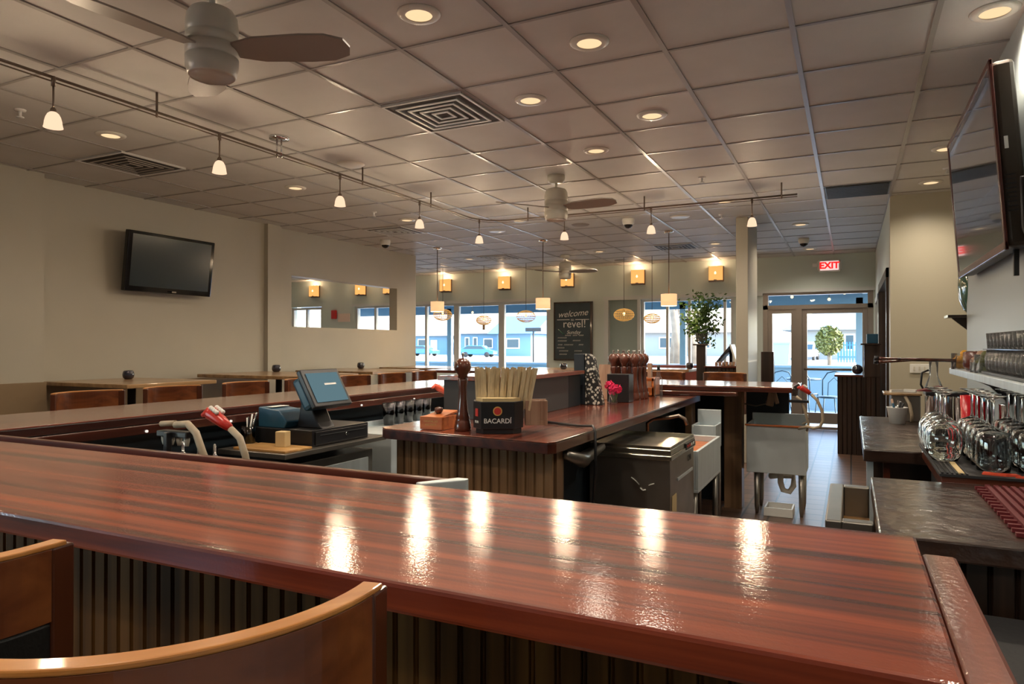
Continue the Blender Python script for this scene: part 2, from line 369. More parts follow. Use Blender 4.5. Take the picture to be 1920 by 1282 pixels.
window(-3.5,-1.85,.98,2.24,[-3.02,-2.62,-2.0],.045)
# entrance: transom, side light, door leaf
tr = MB(); tr.box(-1.36,12.66,2.0,.33,12.78,2.07); tr.box(-1.36,12.66,0,-1.28,12.78,2.28); tr.box(.25,12.66,0,.33,12.78,2.28); tr.box(-.84,12.66,0,-.74,12.78,2.0); tr.box(-1.28,12.66,2.24,.25,12.78,2.28)
tro = struct('trim_5', tr, M['alud']); MB().box(-1.28,12.715,2.07,.25,12.72,2.24).build('glass', M['pane'], tro)
window(-1.28,-.84,.0,2.0,[],.07,'alud')
dl = MB(); dl.box(-.74,12.69,.08,-.66,12.75,2.0); dl.box(.17,12.69,.08,.25,12.75,2.0); dl.box(-.66,12.69,.08,.17,12.75,.26); dl.box(-.66,12.69,1.92,.17,12.75,2.0)
dl.box(-.74,12.66,0,.25,12.78,.03)
d3 = struct('door_3', dl, M['alud'], .004); MB().box(-.66,12.718,.26,.17,12.722,1.92).build('glass', M['pane'], d3)
MB().tube([(-.70,12.64,.99),(-.66,12.62,.99),(.14,12.62,.99),(.2,12.64,.99)],.02).build('push_bar', M['bronze'], d3)
struct('baseboard_front', MB().box(-5.36,12.63,0,-1.36,12.65,.1), M['dkwood'])

# ------------------------------------------------------------------ outside
struct('ground_outside', MB().box(-260,12.86,-.12,120,420,-.02).box(-200,-60,-.12,-6.76,2.88,-.03), M['ground'])
struct('patio_floor', MB().box(-13,12.86,-.019,1.6,16.4,.0), M['patio'])
pw = MB(); pw.box(-13,16.4,-.02,1.6,16.6,.9); pw.box(-13,16.36,.9,1.6,16.64,.95)
tag(struct('patio_wall', pw, M['pwall']), 'low pale blue wall around the patio outside the front windows', 'wall')
pr = MB(); pr.box(-13,12.9,2.52,1.6,14.9,2.62)
for k in range(12): pr.box(-12.8+k*1.3,12.9,2.36,-12.72+k*1.3,14.9,2.52)
pr.box(-13,14.8,2.16,1.6,14.9,2.52)
struct('patio_roof', pr, mat('blue_painted_canopy', (.10,.20,.30), .6))
for px in (-8.95,-6.0,-3.2,.15): struct('patio_column', MB().box(px-.06,14.8,0,px+.06,14.9,2.3), M['pwall'])

def house(name, label, x0, x1, y0, y1, h, rh, wm_, rm_, wins, gable='x', doors=()):
    t = thing(name, label, 'house', ((x0+x1)/2, (y0+y1)/2, 0))
    MB().box(x0,y0,-.02,x1,y1,h).build('walls', M[wm_], t)
    r = MB()
    if gable == 'x':
        r.prism([(x0-1,h),(x1+1,h),((x0+x1)/2,h+rh)], y0-1, y1+1, 'y')
    else:
        r.prism([(y0-1,h),(y1+1,h),((y0+y1)/2,h+rh)], x0-1, x1+1, 'x')
    r.build('roof', M[rm_], t)
    for a, b_, c, d in wins:
        f = MB().box(a,y0-.08,c,b_,y0-.02,d).build('window', M['white'], t); MB().box(a+.15,y0-.12,c+.15,b_-.15,y0-.09,d-.15).build('pane', M['cglass'], f)
    for a, b_ in doors: MB().box(a,y0-.08,0,b_,y0-.02,2.3).build('door', M['white'], t)
    return t
house('street_house', 'long blue grey house with tan roof across the street, nearest the partition edge', -84,-57.5,96,110,3.0,4.4,'houseb','roofm',[(-68,-66,1,2.5),(-64,-62,1,2.5)],'y',[(-61.5,-60.3)])
house('street_house', 'blue grey gabled house with two windows behind the parked blue car', -54.5,-46.5,92,106,3.2,2.6,'houseb','roofm',[(-52.8,-52.0,.8,2.7),(-51.4,-50.6,.8,2.7),(-49.6,-48,1,2.5)],'x')
house('street_house', 'small blue roofed house beside the street sign', -43.2,-38.2,84,93,3.0,2.6,'houseb','roofb',[(-41.8,-39.8,1,2.4)],'y')
house('street_house', 'white gabled house seen through the entrance door', -5.6,4.5,78,90,3.0,3.2,'housew','housew',[(-2.6,-1.6,.9,2.6),(-.6,.4,.9,2.6),(2,3,.9,2.6)],'x')
house('street_house', 'pale low building behind the bare trees', -28,-13,96,106,3.2,2.6,'housew','roofm',[(-24,-22,1,2.6),(-19,-17,1,2.6)],'y')
def car(label, x, y, rz, m, van=0):
    t = thing('parked_car', label, 'car', (x, y, -.02), rz, None)
    prof = [(-2.2,.35),(2.2,.35),(2.25,.75),(1.3,.95),(.75,1.42+van),(-1.2,1.45+van),(-2.0,1.0+van*1.2),(-2.25,.9)]
    MB().prism(prof, -.88,.88,'y').build('body', m, t, .06, local=True)
    MB().prism([(.68,1.36+van),(1.2,1.0),(-1.75,1.02),(-1.15,1.38+van)], -.89,.89,'y').build('side_window', M['cglass'], t, local=True)
    MB().obox((1.06,0,1.19+van/2),(.03,1.4,.5+van),ry=-.85+van*.2).build('windshield', M['cglass'], t, local=True)
    for sx in (-1.4,1.4):
        for sy in (-.82,.82): MB().lathe([(.001,-.1),(.32,-.1),(.32,.1),(.001,.1)],(sx,sy,.32),16,'y').build('wheel', M['tyre'], t, local=True)
    return t
car('blue car parked across the street, seen through the wide left window', -41.7,76,.15,M['carb'])
car('second blue car parked in front of the long house nearest the partition', -52.6,80,0,M['carb'])
car('white van parked outside, seen just inside the entrance door glass', -3.9,74,R(-95),M['carw'],.35)
car('white car behind the side light of the entrance door', -6.6,74,R(-80),M['carw'])
# round shrub, bare trees, bins, street sign, fence
def leafball(mb, c, r, n, s, sz=1.0, rnd=None):
    rnd = rnd or random
    for i in range(n):
        u = rnd.uniform(-1,1); a = rnd.uniform(0,2*PI); rr = r*rnd.uniform(.55,1)**.5; q = math.sqrt(1-u*u)
        p_ = Vector((c[0]+rr*q*math.cos(a), c[1]+rr*q*math.sin(a), c[2]+rr*u*sz))
        d = Vector((rnd.uniform(-1,1),rnd.uniform(-1,1),rnd.uniform(-1,1))).normalized()*s; e = d.cross(Vector((rnd.uniform(-1,1),rnd.uniform(-1,1),rnd.uniform(-1,1)))).normalized()*s*.45
        mb.add([p_-d,p_+e,p_+d,p_-e],[(0,1,2,3)])
t = thing('round_shrub', 'round clipped tree on a short trunk outside the entrance door', 'tree', (-1.39,55,0))
b_ = MB(); leafball(b_, (-1.39,55,1.75), .95, 1500, .15, 1.15); b_.build('crown', M['olive'], t); MB().cyl((-1.39,55,-.02),(-1.39,55,1.2),.14,8).build('trunk', M['bark'], t)
def baretree(x, y, h, lean, label):
    t = thing('bare_tree', label, 'tree', (x, y, 0))
    tk = MB(); tk.tube([(x,y,-.05),(x+lean*.3,y,h*.35),(x+lean,y,h*.8)],[.38,.3,.16],10); tk.build('trunk', M['bark'], t)
    br_ = MB(); rr = random.Random(int(x*10))
    for k in range(16):
        z0 = h*rr.uniform(.3,.8); a = rr.uniform(0,2*PI); L = rr.uniform(1,2.4); x0_ = x+lean*z0/h
        br_.tube([(x0_,y,z0),(x0_+L*.5*math.cos(a),y+L*.5*math.sin(a),z0+L*.5),(x0_+L*math.cos(a),y+L*math.sin(a),z0+L*1.2)],[.1,.06,.02],5)
    br_.build('branches', M['bark'], t)
baretree(-10.6,48,8,-.8,'pale leaning tree trunk left of the window mullion, outside the booth window')
baretree(-11.9,52,9,.8,'forked pale tree beside the mullion, outside the booth window')
baretree(-7.9,40,8,-1.0,'thick grey tree behind the leafy plant, outside the booth window')
bn = thing('wheeled_bin', 'light blue bin standing outside behind the entrance side light', 'bin', (-4.05,46,0))
MB().prism([(-4.55,0),(-3.45,0),(-3.35,1.5),(-4.65,1.5)],45.5,46.3,'y').build('body', M['carw'] if False else M['ltblue'], bn); MB().box(-4.7,45.45,1.5,-3.3,46.35,1.6).build('lid', M['carw'] if False else M['ltblue'], bn)
sg = thing('street_sign', 'dark sign on a pole standing by the street behind the third pane', 'sign', (-18.45,41,0))
MB().cyl((-18.45,41,-.02),(-18.45,41,2.5),.06,8).build('pole', M['tyre'], sg); MB().box(-19.0,40.95,2.3,-17.9,41.05,2.55).build('board', M['tyre'], sg)
fe = MB()
for k in range(20): fe.box(-1.0+k*.22,64,0,-.9+k*.22,64.06,1.7)
fe.box(-1,64.06,1.4,3.4,64.1,1.5); fe.box(-1,64.06,.4,3.4,64.1,.5)
tag(fe.build('picket_fence', M['carb']), 'pale blue picket fence behind the round clipped tree', 'fence')
# patio chairs and table
def pchair(first=None, loc=(0,0,0), rz=0, label=''):
    if first: return dup(first, loc, rz, label)
    t = thing('patio_chair', label, 'chair', loc, rz)
    MB().lathe([(.001,.44),(.2,.44),(.21,.455),(.2,.47),(.001,.47)],(0,0,0),20).build('seat', M['chairm'], t, local=True)
    bk = MB(); bk.tube([(-.19,-.17,.45),(-.2,-.2,.75),(-.12,-.22,.88),(0,-.23,.91),(.12,-.22,.88),(.2,-.2,.75),(.19,-.17,.45)],.011,6)
    bk.tube([(-.1,-.18,.45),(-.1,-.21,.7),(0,-.22,.8),(.1,-.21,.7),(.1,-.18,.45)],.007,6); bk.build('backrest', M['chairm'], t, local=True)
    for sx in (-1,1):
        for sy in (-1,1): MB().tube([(sx*.15,sy*.15,.45),(sx*.2,sy*.2,0)],.01,6).build('leg', M['chairm'], t, local=True)
    return t
pc = pchair(None, (-1.25,14.3,0), R(20), 'dark metal patio chair seen through the entrance side light')
pchair(pc, (-.78,14.6,0), R(-30), 'dark metal patio chair partly hidden by the entrance door post')
pchair(pc, (-.35,13.8,0), R(160), 'dark metal patio chair with round back behind the door glass, beside the soda hose loop')
pt = thing('patio_table', 'small round metal patio table between the patio chairs', 'table', (-.85,15.1,0))
MB().lathe([(.001,.7),(.32,.7),(.33,.715),(.32,.73),(.001,.73)],(-.85,15.1,0),28).build('tabletop', M['chairm'], pt)
MB().cyl((-.85,15.1,.02),(-.85,15.1,.7),.02,8).build('pole', M['chairm'], pt); MB().lathe([(.001,.0),(.2,0),(.19,.025),(.001,.03)],(-.85,15.1,0),20).build('base', M['chairm'], pt)
for i, (a, z) in enumerate(((-.96,2.27),(-.35,2.22),(-.1,2.34),(-7.95,2.16),(-5.6,2.18))):
    t = thing('bulb_light', ['patio bulb at the entrance transom, nearest the column','patio bulb in the middle of the entrance transom','patio bulb higher up behind the entrance transom','patio bulb behind the pane nearest the partition','patio bulb above the woven lamp nearest the chalkboard'][i], 'lamp', (a,13.6+.2*i,z))
    MB().sphere((a,13.6+.2*i,z),.028,10).build('bulb', M['bulb'], t); MB().cyl((a,13.6+.2*i,z+.025),(a,13.6+.2*i,2.52),.006,6).build('cord', M['black'], t)

# ------------------------------------------------------------------ ceiling fixtures
def point(name, loc, e, col=(1,.74,.46), r=.04, spot=None, parent=None):
    l = bpy.data.lights.new(name, 'SPOT' if spot else 'POINT'); l.energy = e; l.color = col; l.shadow_soft_size = r
    if spot: l.spot_size = R(spot); l.spot_blend = .9
    o = bpy.data.objects.new(name, l); C.objects.link(o); o.location = loc
    if parent is not None: o.parent = parent; o.location = wm(parent).inverted() @ Vector(loc)
    return o
dl0 = None
DL = [(-1.77,2.66,'recessed downlight nearest the camera, left of the ceiling duct row'),(-1.17,3.28,'recessed downlight one tile beyond the nearest one, toward the right wall'),
(-1.77,3.89,'recessed downlight in the tile beside the large square air vent'),(-1.17,4.5,'recessed downlight two tiles past the large air vent, nearest the long light runner'),
(-1.77,5.12,'recessed downlight just in front of the second ceiling fan'),(-4.78,3.22,'recessed downlight below the track, beside the first hanging glass lamp'),
(-4.78,5.07,'recessed downlight between the track and the wall television'),(.67,7.48,'recessed downlight at the alcove beside the right television, farther one'),
(.66,6.25,'recessed downlight half hidden by the right television edge'),(-.56,9.36,'recessed downlight just past the square column, toward the entrance'),
(-.57,11.78,'recessed downlight above the exit sign, nearest the entrance wall'),(-1.19,7.55,'recessed downlight in front of the square column, under the track end'),
(-1.8,10.56,'recessed downlight above the last wall sconce before the column'),(-3.6,7.58,'recessed downlight between the track bend and the second fan'),
(-4.8,6.96,'recessed downlight over the small square vent'),(-3.62,10.63,'recessed downlight over the sconce nearest the green panel'),
(-5.97,10.55,'recessed downlight above the two sconces left of the far fan'),(.59,3.78,'recessed downlight at the top edge above the right television'),
(-1.77,.9,'unseen recessed downlight added above the near bar top'),(-1.17,-.6,'unseen recessed downlight added behind the bar stools'),(-4.2,.8,'unseen recessed downlight added above the end of the side bar'),  # downlights from here on are out of view, added for fill light
(-3.0,-1.2,'unseen recessed downlight added over the seating behind the bar'),(.4,1.4,'unseen recessed downlight added above the back counter'),(.1,-.9,'unseen recessed downlight added by the right wall behind the bar'),(-8.4,6.5,'unseen recessed downlight added in the side room near the opening'),(-10.4,6.5,'unseen recessed downlight added in the middle of the side room'),(-8.4,9.8,'unseen recessed downlight added in the side room near its windows'),(-10.4,9.8,'unseen recessed downlight added in the far corner of the side room')]  # side room ones added to brighten what shows through the opening
for i, (x, y, lb) in enumerate(DL):
    if dl0 is None:
        t = thing('recessed_downlight', lb, 'ceiling light', (x, y, CZ))
        MB().lathe([(.062,-.012),(.085,-.014),(.098,-.006),(.1,-.0005),(.066,-.0005)],(0,0,0),28).build('trim_ring', M['canw'], t, local=True)
        MB().lathe([(.001,-.008),(.062,-.008)],(0,0,0),24).build('lamp', M['can'], t, local=True); dl0 = t
    else: t = dup(dl0, (x, y, CZ), 0, lb)
    t['group'] = 'recessed downlights in the tile ceiling'
    point('downlight_glow', (x, y, CZ-.03), (34 if x > -7 else 200), (1,.85,.67), .07, 150)
for i, (x, y, lb) in enumerate(((-4.2,8.16,'round white ceiling speaker beside the track bend'),(-3.04,8.19,'round grey ceiling speaker behind the second fan'),(-1.8,8.19,'round white ceiling speaker between the two dome cameras'),(-3.66,11.9,'small round grey ceiling speaker near the front wall, left of the far vent'),(-2.5,11.9,'small round grey ceiling speaker near the front wall, right of the far vent'),(-3.75,4.62,'round white ceiling speaker beside the third hanging track lamp'))):
    MB_ = MB().lathe([(.001,-.012),(.09,-.012),(.1,-.01),(.115,-.001)],(x,y,CZ),28)
    tag(MB_.build('ceiling_speaker', M['canw'] if i in (0,2,5) else M['ventm']), lb, 'ceiling speaker')
# square air diffusers
def diffuser(cx, cy, label, s=.29, rings=5, white=True):
    t = thing('air_vent', label, 'air vent', (cx, cy, CZ), 0, 'square ceiling air vents')
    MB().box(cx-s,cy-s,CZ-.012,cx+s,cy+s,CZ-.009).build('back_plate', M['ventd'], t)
    f = MB()
    def sq(a, th, z, w_=.0):
        f.box(cx-a,cy-a,z-th,cx+a,cy-a+.016,z); f.box(cx-a,cy+a-.016,z-th,cx+a,cy+a,z); f.box(cx-a,cy-a+.016,z-th,cx-a+.016,cy+a-.016,z); f.box(cx+a-.016,cy-a+.016,z-th,cx+a,cy+a-.016,z)
    sq(s,.014,CZ-.004); f.build('outer_frame', M['ventw'], t)
    for k in range(rings-1):
        f = MB(); sq(s*(.78-k*.19),.006,CZ-.018-.0*k); f.build('louver', M['ventw'] if white else M['ventm'], t)
    return t
diffuser(-2.37,3.86,'large square white ceiling air vent near the centre of the ceiling')
diffuser(-5.37,3.80,'square ceiling air vent above the wall television side', white=False)
diffuser(-5.39,7.54,'square ceiling air vent over the partition wall corner')
diffuser(-2.4,10.6,'square ceiling air vent above the far hanging lamp next to the column', white=False)
diffuser(-5.4,10.6,'square ceiling air vent past the partition, near the window wall')
t = thing('return_grille', 'dark grey return air grille in the ceiling beside the alcove', 'air vent', (.06,7.53,CZ))
f = MB(); f.box(-.22,7.26,CZ-.012,.335,7.82,CZ-.008)
for k in range(13): f.box(-.21,7.28+k*.042,CZ-.02,.325,7.29+k*.042,CZ-.012)
f.build('slats', M['dkgrey'], t)
# sprinklers and cameras
for x, y, lb in ((-4.79,2.62,'sprinkler head in the ceiling beyond the nearest track lamp'),(-4.85,6.38,'sprinkler head near the vent by the partition'),(-1.2,6.36,'sprinkler head left of the track end support'),(-1.34,8.27,'sprinkler head left of the square column'),(.74,6.95,'sprinkler head by the right television and alcove')):
    m_ = MB(); m_.lathe([(.001,-.012),(.03,-.010),(.034,-.001)],(x,y,CZ),14); m_.cyl((x,y,CZ-.01),(x,y,CZ-.05),.009,8); m_.lathe([(.001,-.052),(.022,-.052),(.022,-.048),(.001,-.048)],(x,y,CZ),12)
    tag(m_.build('sprinkler_head', M['ventw']), lb, 'sprinkler')
for x, y, lb in ((-2.385,8.06,'white dome security camera behind the second ceiling fan'),(-6.0,8.16,'dome security camera above the partition wall top'),(-.594,10.63,'dome security camera on the ceiling before the exit sign')):
    t = thing('security_camera', lb, 'camera', (x, y, CZ))
    MB().lathe([(.001,0),(.07,0),(.075,-.02),(.068,-.06),(.055,-.075)],(x,y,CZ),22).build('housing', M['white'], t)
    MB().lathe([(.056,-.06),(.05,-.09),(.03,-.11),(.001,-.118)],(x,y,CZ),18).build('dome', M['blackg'], t)
# ceiling fans
def fan(x, y, rz, label, src=None):
    if src: return dup(src, (x, y, CZ), rz, label)
    t = thing('ceiling_fan', label, 'ceiling fan', (x, y, CZ), rz)
    MB().lathe([(.001,0),(.078,0),(.08,-.02),(.076,-.055),(.05,-.068),(.014,-.07)],(0,0,0),28).build('canopy', M['cream'], t, local=True)
    MB().cyl((0,0,-.06),(0,0,-.12),.013,10).build('downrod', M['cream'], t, local=True)
    MB().lathe([(.001,-.105),(.04,-.11),(.085,-.125),(.1,-.15),(.104,-.19),(.104,-.225),(.099,-.228),(.104,-.231),(.105,-.265),(.099,-.268),(.105,-.271),(.105,-.315),(.099,-.318),(.105,-.321),(.104,-.36),(.095,-.392),(.088,-.40),(.084,-.392),(.001,-.390)],(0,0,0),36).build('motor_body', M['cream'], t, local=True)
    for k in range(3):
        a = k*2*PI/3; bl = MB(); pr_ = []
        outl = [(.10,-.045),(.2,-.075),(.40,-.085),(.50,-.08),(.57,-.05),(.585,0),(.57,.05),(.50,.08),(.40,.085),(.2,.075),(.10,.045)]
        n_ = len(outl); vs = []
        for s_ in (0,.008):
            for u, v in outl:
                vs.append((u*math.cos(a)-v*math.sin(a), u*math.sin(a)+v*math.cos(a), -.292+s_-v*.22))
        bl.add(vs, [tuple(range(n_))[::-1], tuple(range(n_,2*n_))]+[(i,(i+1)%n_,n_+(i+1)%n_,n_+i) for i in range(n_)])
        bl.build('blade', M['blade'], t, local=True)
    return t
f0 = fan(-2.39,2.05,R(22),'cream ceiling fan nearest the camera, drum shaped body with three blades')
fan(-2.36,5.74,R(-8),'cream ceiling fan in the middle of the ceiling beyond the square vent',f0)
fan(-4.28,10.8,R(-5),'small far ceiling fan in front of a wall sconce',f0)

# monorail track with glass heads
RZ = 2.777
tr = thing('track_rail', 'bronze monorail light track running along the room and bending across it', 'light track', (-3.73,2.8,RZ))
path = [(-3.73,-.5,RZ),(-3.73,3.4,RZ),(-3.73,5.7,RZ)]
path.append((-3.73,6.5,RZ))
for k in range(1,9):
    a = PI-k*PI/16; path.append((-3.38+.35*math.cos(a), 6.57+.35*math.sin(a), RZ))
path += [(-3.0,6.92,RZ),(-1.5,6.92,RZ),(-.44,6.9,RZ)]
r2 = MB(); r2.tube(path,.008,8); r2.tube([(p_[0],p_[1],p_[2]-.022) for p_ in path],.004,6); r2.build('rail', M['bronze'], tr)
for x, y in ((-3.73,.6),(-3.73,2.8),(-3.73,4.75),(-3.73,6.02-.2),(-3.18,6.92),(-1.88,6.92),(-.575,6.9)):
    MB().cyl((x,y,CZ),(x,y,RZ-.03),.007,8).build('support_rod', M['bronze'], tr)
cp = MB(); cp.lathe([(.001,0),(.07,0),(.07,-.018),(.001,-.02)],(-3.73,3.79,CZ),26); cp.cyl((-3.742,3.78,CZ-.01),(-3.742,3.78,RZ-.03),.006,8); cp.cyl((-3.718,3.80,CZ-.01),(-3.718,3.80,RZ-.03),.006,8)
cp.build('power_canopy', M['chrome'], tr)
h0 = None
for x, y, lb in ((-3.73,2.2,'glass track pendant nearest the camera on the rail'),(-3.73,3.26,'glass track pendant second from the camera on the rail'),(-3.73,4.46,'glass track pendant beside a round white ceiling speaker'),(-3.73,5.62,'glass track pendant just before the rail bends'),(-3.688,6.74,'glass track pendant at the rail bend, over the partition corner'),(-2.75,6.92,'glass track pendant hanging just right of the middle fan'),(-1.81,6.92,'glass track pendant between the dome camera and a hanging lamp'),(-.84,6.92,'glass track pendant in front of the square column'),(-3.73,1.1,'unseen glass track pendant added over the near end of the side bar')):  # last pendant is out of view, kept for the light it gives
    if h0 is None:
        t = thing('track_pendant', lb, 'pendant lamp', (x, y, RZ))
        MB().cyl((0,0,.005),(0,0,-.045),.011,10).build('connector', M['bronze'], t, local=True)
        MB().cyl((0,0,-.04),(0,0,-.17),.005,8).build('stem', M['bronze'], t, local=True)
        MB().lathe([(.006,-.155),(.014,-.165),(.016,-.185),(.012,-.19)],(0,0,0),14).build('socket', M['bronze'], t, local=True)
        MB().lathe([(.014,-.18),(.026,-.19),(.035,-.208),(.040,-.228),(.043,-.252),(.046,-.262),(.043,-.262),(.036,-.228),(.024,-.195)],(0,0,0),22).build('glass_shade', M['shade'], t, local=True)
        MB().sphere((0,0,-.225),.013,10).build('bulb', M['bulb'], t, local=True)
        h0 = t
    else: t = dup(h0, (x, y, RZ), 0, lb)
    t['group'] = 'glass pendants on the ceiling track'
    point('pendant_glow', (x, y, RZ-.275), 8, (1,.76,.5), .045)
# linen drum pendants
p0 = None
for x, y, lb in ((-2.157,9.15,'cream drum pendant on a long rod nearest the column'),(-3.967,9.15,'cream drum pendant on a long rod, middle one, above the chalkboard side'),(-5.745,9.15,'cream drum pendant on a long rod nearest the partition wall')):
    if p0 is None:
        t = thing('drum_pendant', lb, 'pendant lamp', (x, y, CZ))
        MB().lathe([(.001,-.025),(.06,-.022),(.065,0)],(0,0,0),22).build('canopy', M['chrome'], t, local=True)
        MB().cyl((0,0,-.02),(0,0,-.84),.006,8).build('rod', M['bronze'], t, local=True)
        MB().lathe([(.1,-.99),(.104,-.99),(.104,-.835),(.1,-.835),(.1,-.99)],(0,0,0),32).build('lamp_shade', M['linen'], t, local=True)
        s_ = MB(); s_.lathe([(.001,-.985),(.1,-.985)],(0,0,0),24); s_.cyl((-.1,0,-.84),(.1,0,-.84),.003,6); s_.build('diffuser', M['linen'], t, local=True); p0 = t
    else: t = dup(p0, (x, y, CZ), 0, lb)
    t['group'] = 'cream drum pendants hanging before the front wall'
    point('drum_glow', (x, y, CZ-1.02), 7, (1,.72,.45), .05)
# wall sconces
s0 = None
SC = [(-2.14,'lit square wall sconce nearest the column'),(-3.55,'lit square wall sconce above the aqua grey panel'),(-4.95,'lit square wall sconce above the chalkboard, behind the far fan'),(-6.32,'lit square wall sconce above the middle of the three windows'),(-7.71,'lit square wall sconce nearest the partition edge'),(-9.18,'lit square wall sconce seen at the far end of the wall opening'),(-9.95,'lit square wall sconce seen in the middle of the wall opening'),(-11.3,'lit square wall sconce seen at the near end of the wall opening')]
for x, lb in SC:
    if s0 is None:
        t = thing('wall_sconce', lb, 'wall lamp', (x, 12.65, 2.66))
        MB().box(-.13,-.02,-.15,.13,0,.13).build('back_plate', M['bronze'], t, local=True)
        MB().box(-.115,-.10,-.125,.115,-.085,.125).box(-.115,-.085,-.125,-.1,-.02,.125).box(.1,-.085,-.125,.115,-.02,.125).build('glass_shade', M['sconce'], t, local=True)
        q = MB(); q.box(-.12,-.105,-.135,.12,-.02,-.125); q.obox((0,-.103,-.118),(.05,.006,.012)); q.build('bracket', M['bronze'], t, local=True)
        MB().lathe([(.001,-.022),(.014,-.016),(.02,0),(.014,.018),(.001,.034)],(0,-.106,.0),12,'z').build('bulb', M['bulb'], t, local=True); s0 = t
    else: t = dup(s0, (x, 12.65, 2.66), 0, lb)
    t['group'] = 'square sconces along the front wall'
    point('sconce_glow_light', (x, 12.50, 2.80), 2.2, (1,.66,.38), .05)
# woven globe lamps
g0 = None
for i, (x, z, s, lb) in enumerate(((-7.16,1.985,1.15,'large grey woven globe lamp hanging in the window nearest the partition'),(-6.25,1.865,.9,'small woven globe lamp with a hanging tassel in the middle window'),(-5.37,1.92,1.12,'large woven globe lamp in the window beside the chalkboard'),(-3.51,1.912,1.1,'amber woven globe lamp in front of the aqua grey panel'),(-3.02,1.842,.85,'small amber woven globe lamp right of the aqua grey panel'))):
    t = thing('woven_globe_lamp', lb, 'pendant lamp', (x, 11.6, z))
    sh = MB(); rx = .16*s; rzz = .098*s
    for k in range(14):
        a = k*PI/14
        ring = [(x+rx*math.cos(u)*math.cos(a), 11.6+rx*math.cos(u)*math.sin(a), z+rzz*math.sin(u)) for u in [q*2*PI/20 for q in range(20)]]
        sh.tube(ring, .0035, 4, closed=True)
    for k in range(-3,4):
        u = k*.38; sh.tube([(x+rx*math.cos(u)*math.cos(q*2*PI/24), 11.6+rx*math.cos(u)*math.sin(q*2*PI/24), z+rzz*math.sin(u)) for q in range(24)], .004, 4, closed=True)
    sh.build('woven_shade', M['amber'], t)
    MB().sphere((x,11.6,z+.02),.022,10,1.5).build('bulb', M['bulb'], t)
    MB().cyl((x,11.6,z+.04),(x,11.6,CZ),.004,6).build('cord', M['black'], t)
    if i == 1: MB().cyl((x,11.6,z-.085),(x,11.6,z-.18),.022,8).build('tassel', M['tan'], t)
# exit sign
t = thing('exit_sign', 'lit red and white exit sign on the wall over the entrance', 'exit sign', (-.3,12.6,2.69))
MB().box(-.48,12.57,2.60,-.15,12.63,2.80).build('housing', M['white'], t, .02)
MB().box(-.455,12.566,2.625,-.175,12.57,2.775).build('face', emis('exit_face_pink', (1,.62,.58), .55), t)
text('lettering', 'EXIT', .145, M['exit'], t, (-.315,12.563,2.70), Matrix.Rotation(PI/2,4,'X'), .002).data.offset = .006
MB().box(-.57,12.58,2.69,-.50,12.64,2.75).cyl((-.5,12.6,2.71),(-.47,12.6,2.71),.01,8).build('lamp_head', M['white'], t, .01)
MB().box(-.5,12.62,2.64,-.13,12.649,2.78).build('back_box', M['white'], t)

# ------------------------------------------------------------------ televisions
t = thing('wall_television', 'black flat television tilted on the sage wall at the far left', 'television', (-6.4,4.95,2.2))
cx, cy, cz = -6.38, 4.955, 2.222; tl = R(7)
b_ = MB(); b_.obox((cx,cy,cz),(.055,1.02,.60),ry=tl); b_.build('casing', M['blackg'], t, .008)
MB().obox((cx+.03,cy,cz+.008),(.004,.93,.515),ry=tl).build('screen', M['screen'], t)
MB().obox((cx+.026,cy+.02,cz-.283),(.006,.05,.014),ry=tl).build('emblem', M['chrome'], t)
MB().box(-6.55,4.8,2.1,-6.40,5.1,2.35).build('wall_mount', M['black'], t)
t = thing('wall_television', 'large television with brown red edge on the pale right wall', 'television', (.62,4.45,2.25))
# tilted: top leans away from the wall
tl = R(-4.0); c = Vector((.598,4.47,2.235)); mt = Matrix.Translation(c) @ Matrix.Rotation(tl,4,'Y')
def tvbox(mb, x0,y0,z0,x1,y1,z1):
    vs = [mt @ Vector(v) for v in [(x0,y0,z0),(x1,y0,z0),(x1,y1,z0),(x0,y1,z0),(x0,y0,z1),(x1,y0,z1),(x1,y1,z1),(x0,y1,z1)]]
    mb.add(vs,[(0,3,2,1),(4,5,6,7),(0,1,5,4),(1,2,6,5),(2,3,7,6),(3,0,4,7)])
b_ = MB(); tvbox(b_,0,-.74,-.42,.085,.74,.42); b_.build('back_shell', M['brtv'], t, .02)
b_ = MB(); tvbox(b_,-.012,-.75,-.43,.002,.75,-.39); tvbox(b_,-.012,-.75,.40,.002,.75,.43); tvbox(b_,-.012,-.75,-.43,.002,-.715,.43); tvbox(b_,-.012,.715,-.43,.002,.75,.43); b_.build('bezel', M['redtv'], t, .004)
b_ = MB(); tvbox(b_,-.008,-.715,-.39,-.004,.715,.40); b_.build('screen', mat('grey_reflecting_screen', (.02,.02,.022), .03, spec=1.0, coat=1), t)
b_ = MB(); tvbox(b_,.02,-.743,.02,.035,-.739,.075); b_.build('sticker', M['wht'], t)
b_ = MB()
for k in range(9): tvbox(b_,.012,-.743,-.10-.02*k,.05,-.739,-.095-.02*k)
b_.build('vent_slots', M['black'], t)
MB().box(.66,4.3,2.0,.709,4.65,2.5).build('wall_mount', M['black'], t); MB().box(.67,3.85,1.70,.69,3.87,1.84).build('security_strap', M['black'], t)
MB().tube([(.69,3.6,2.2),(.66,3.5,2.0),(.68,3.4,1.9),(.69,3.5,1.75),(.68,3.7,1.9),(.66,3.6,2.1)],.012,8).build('cable', M['black'], t)
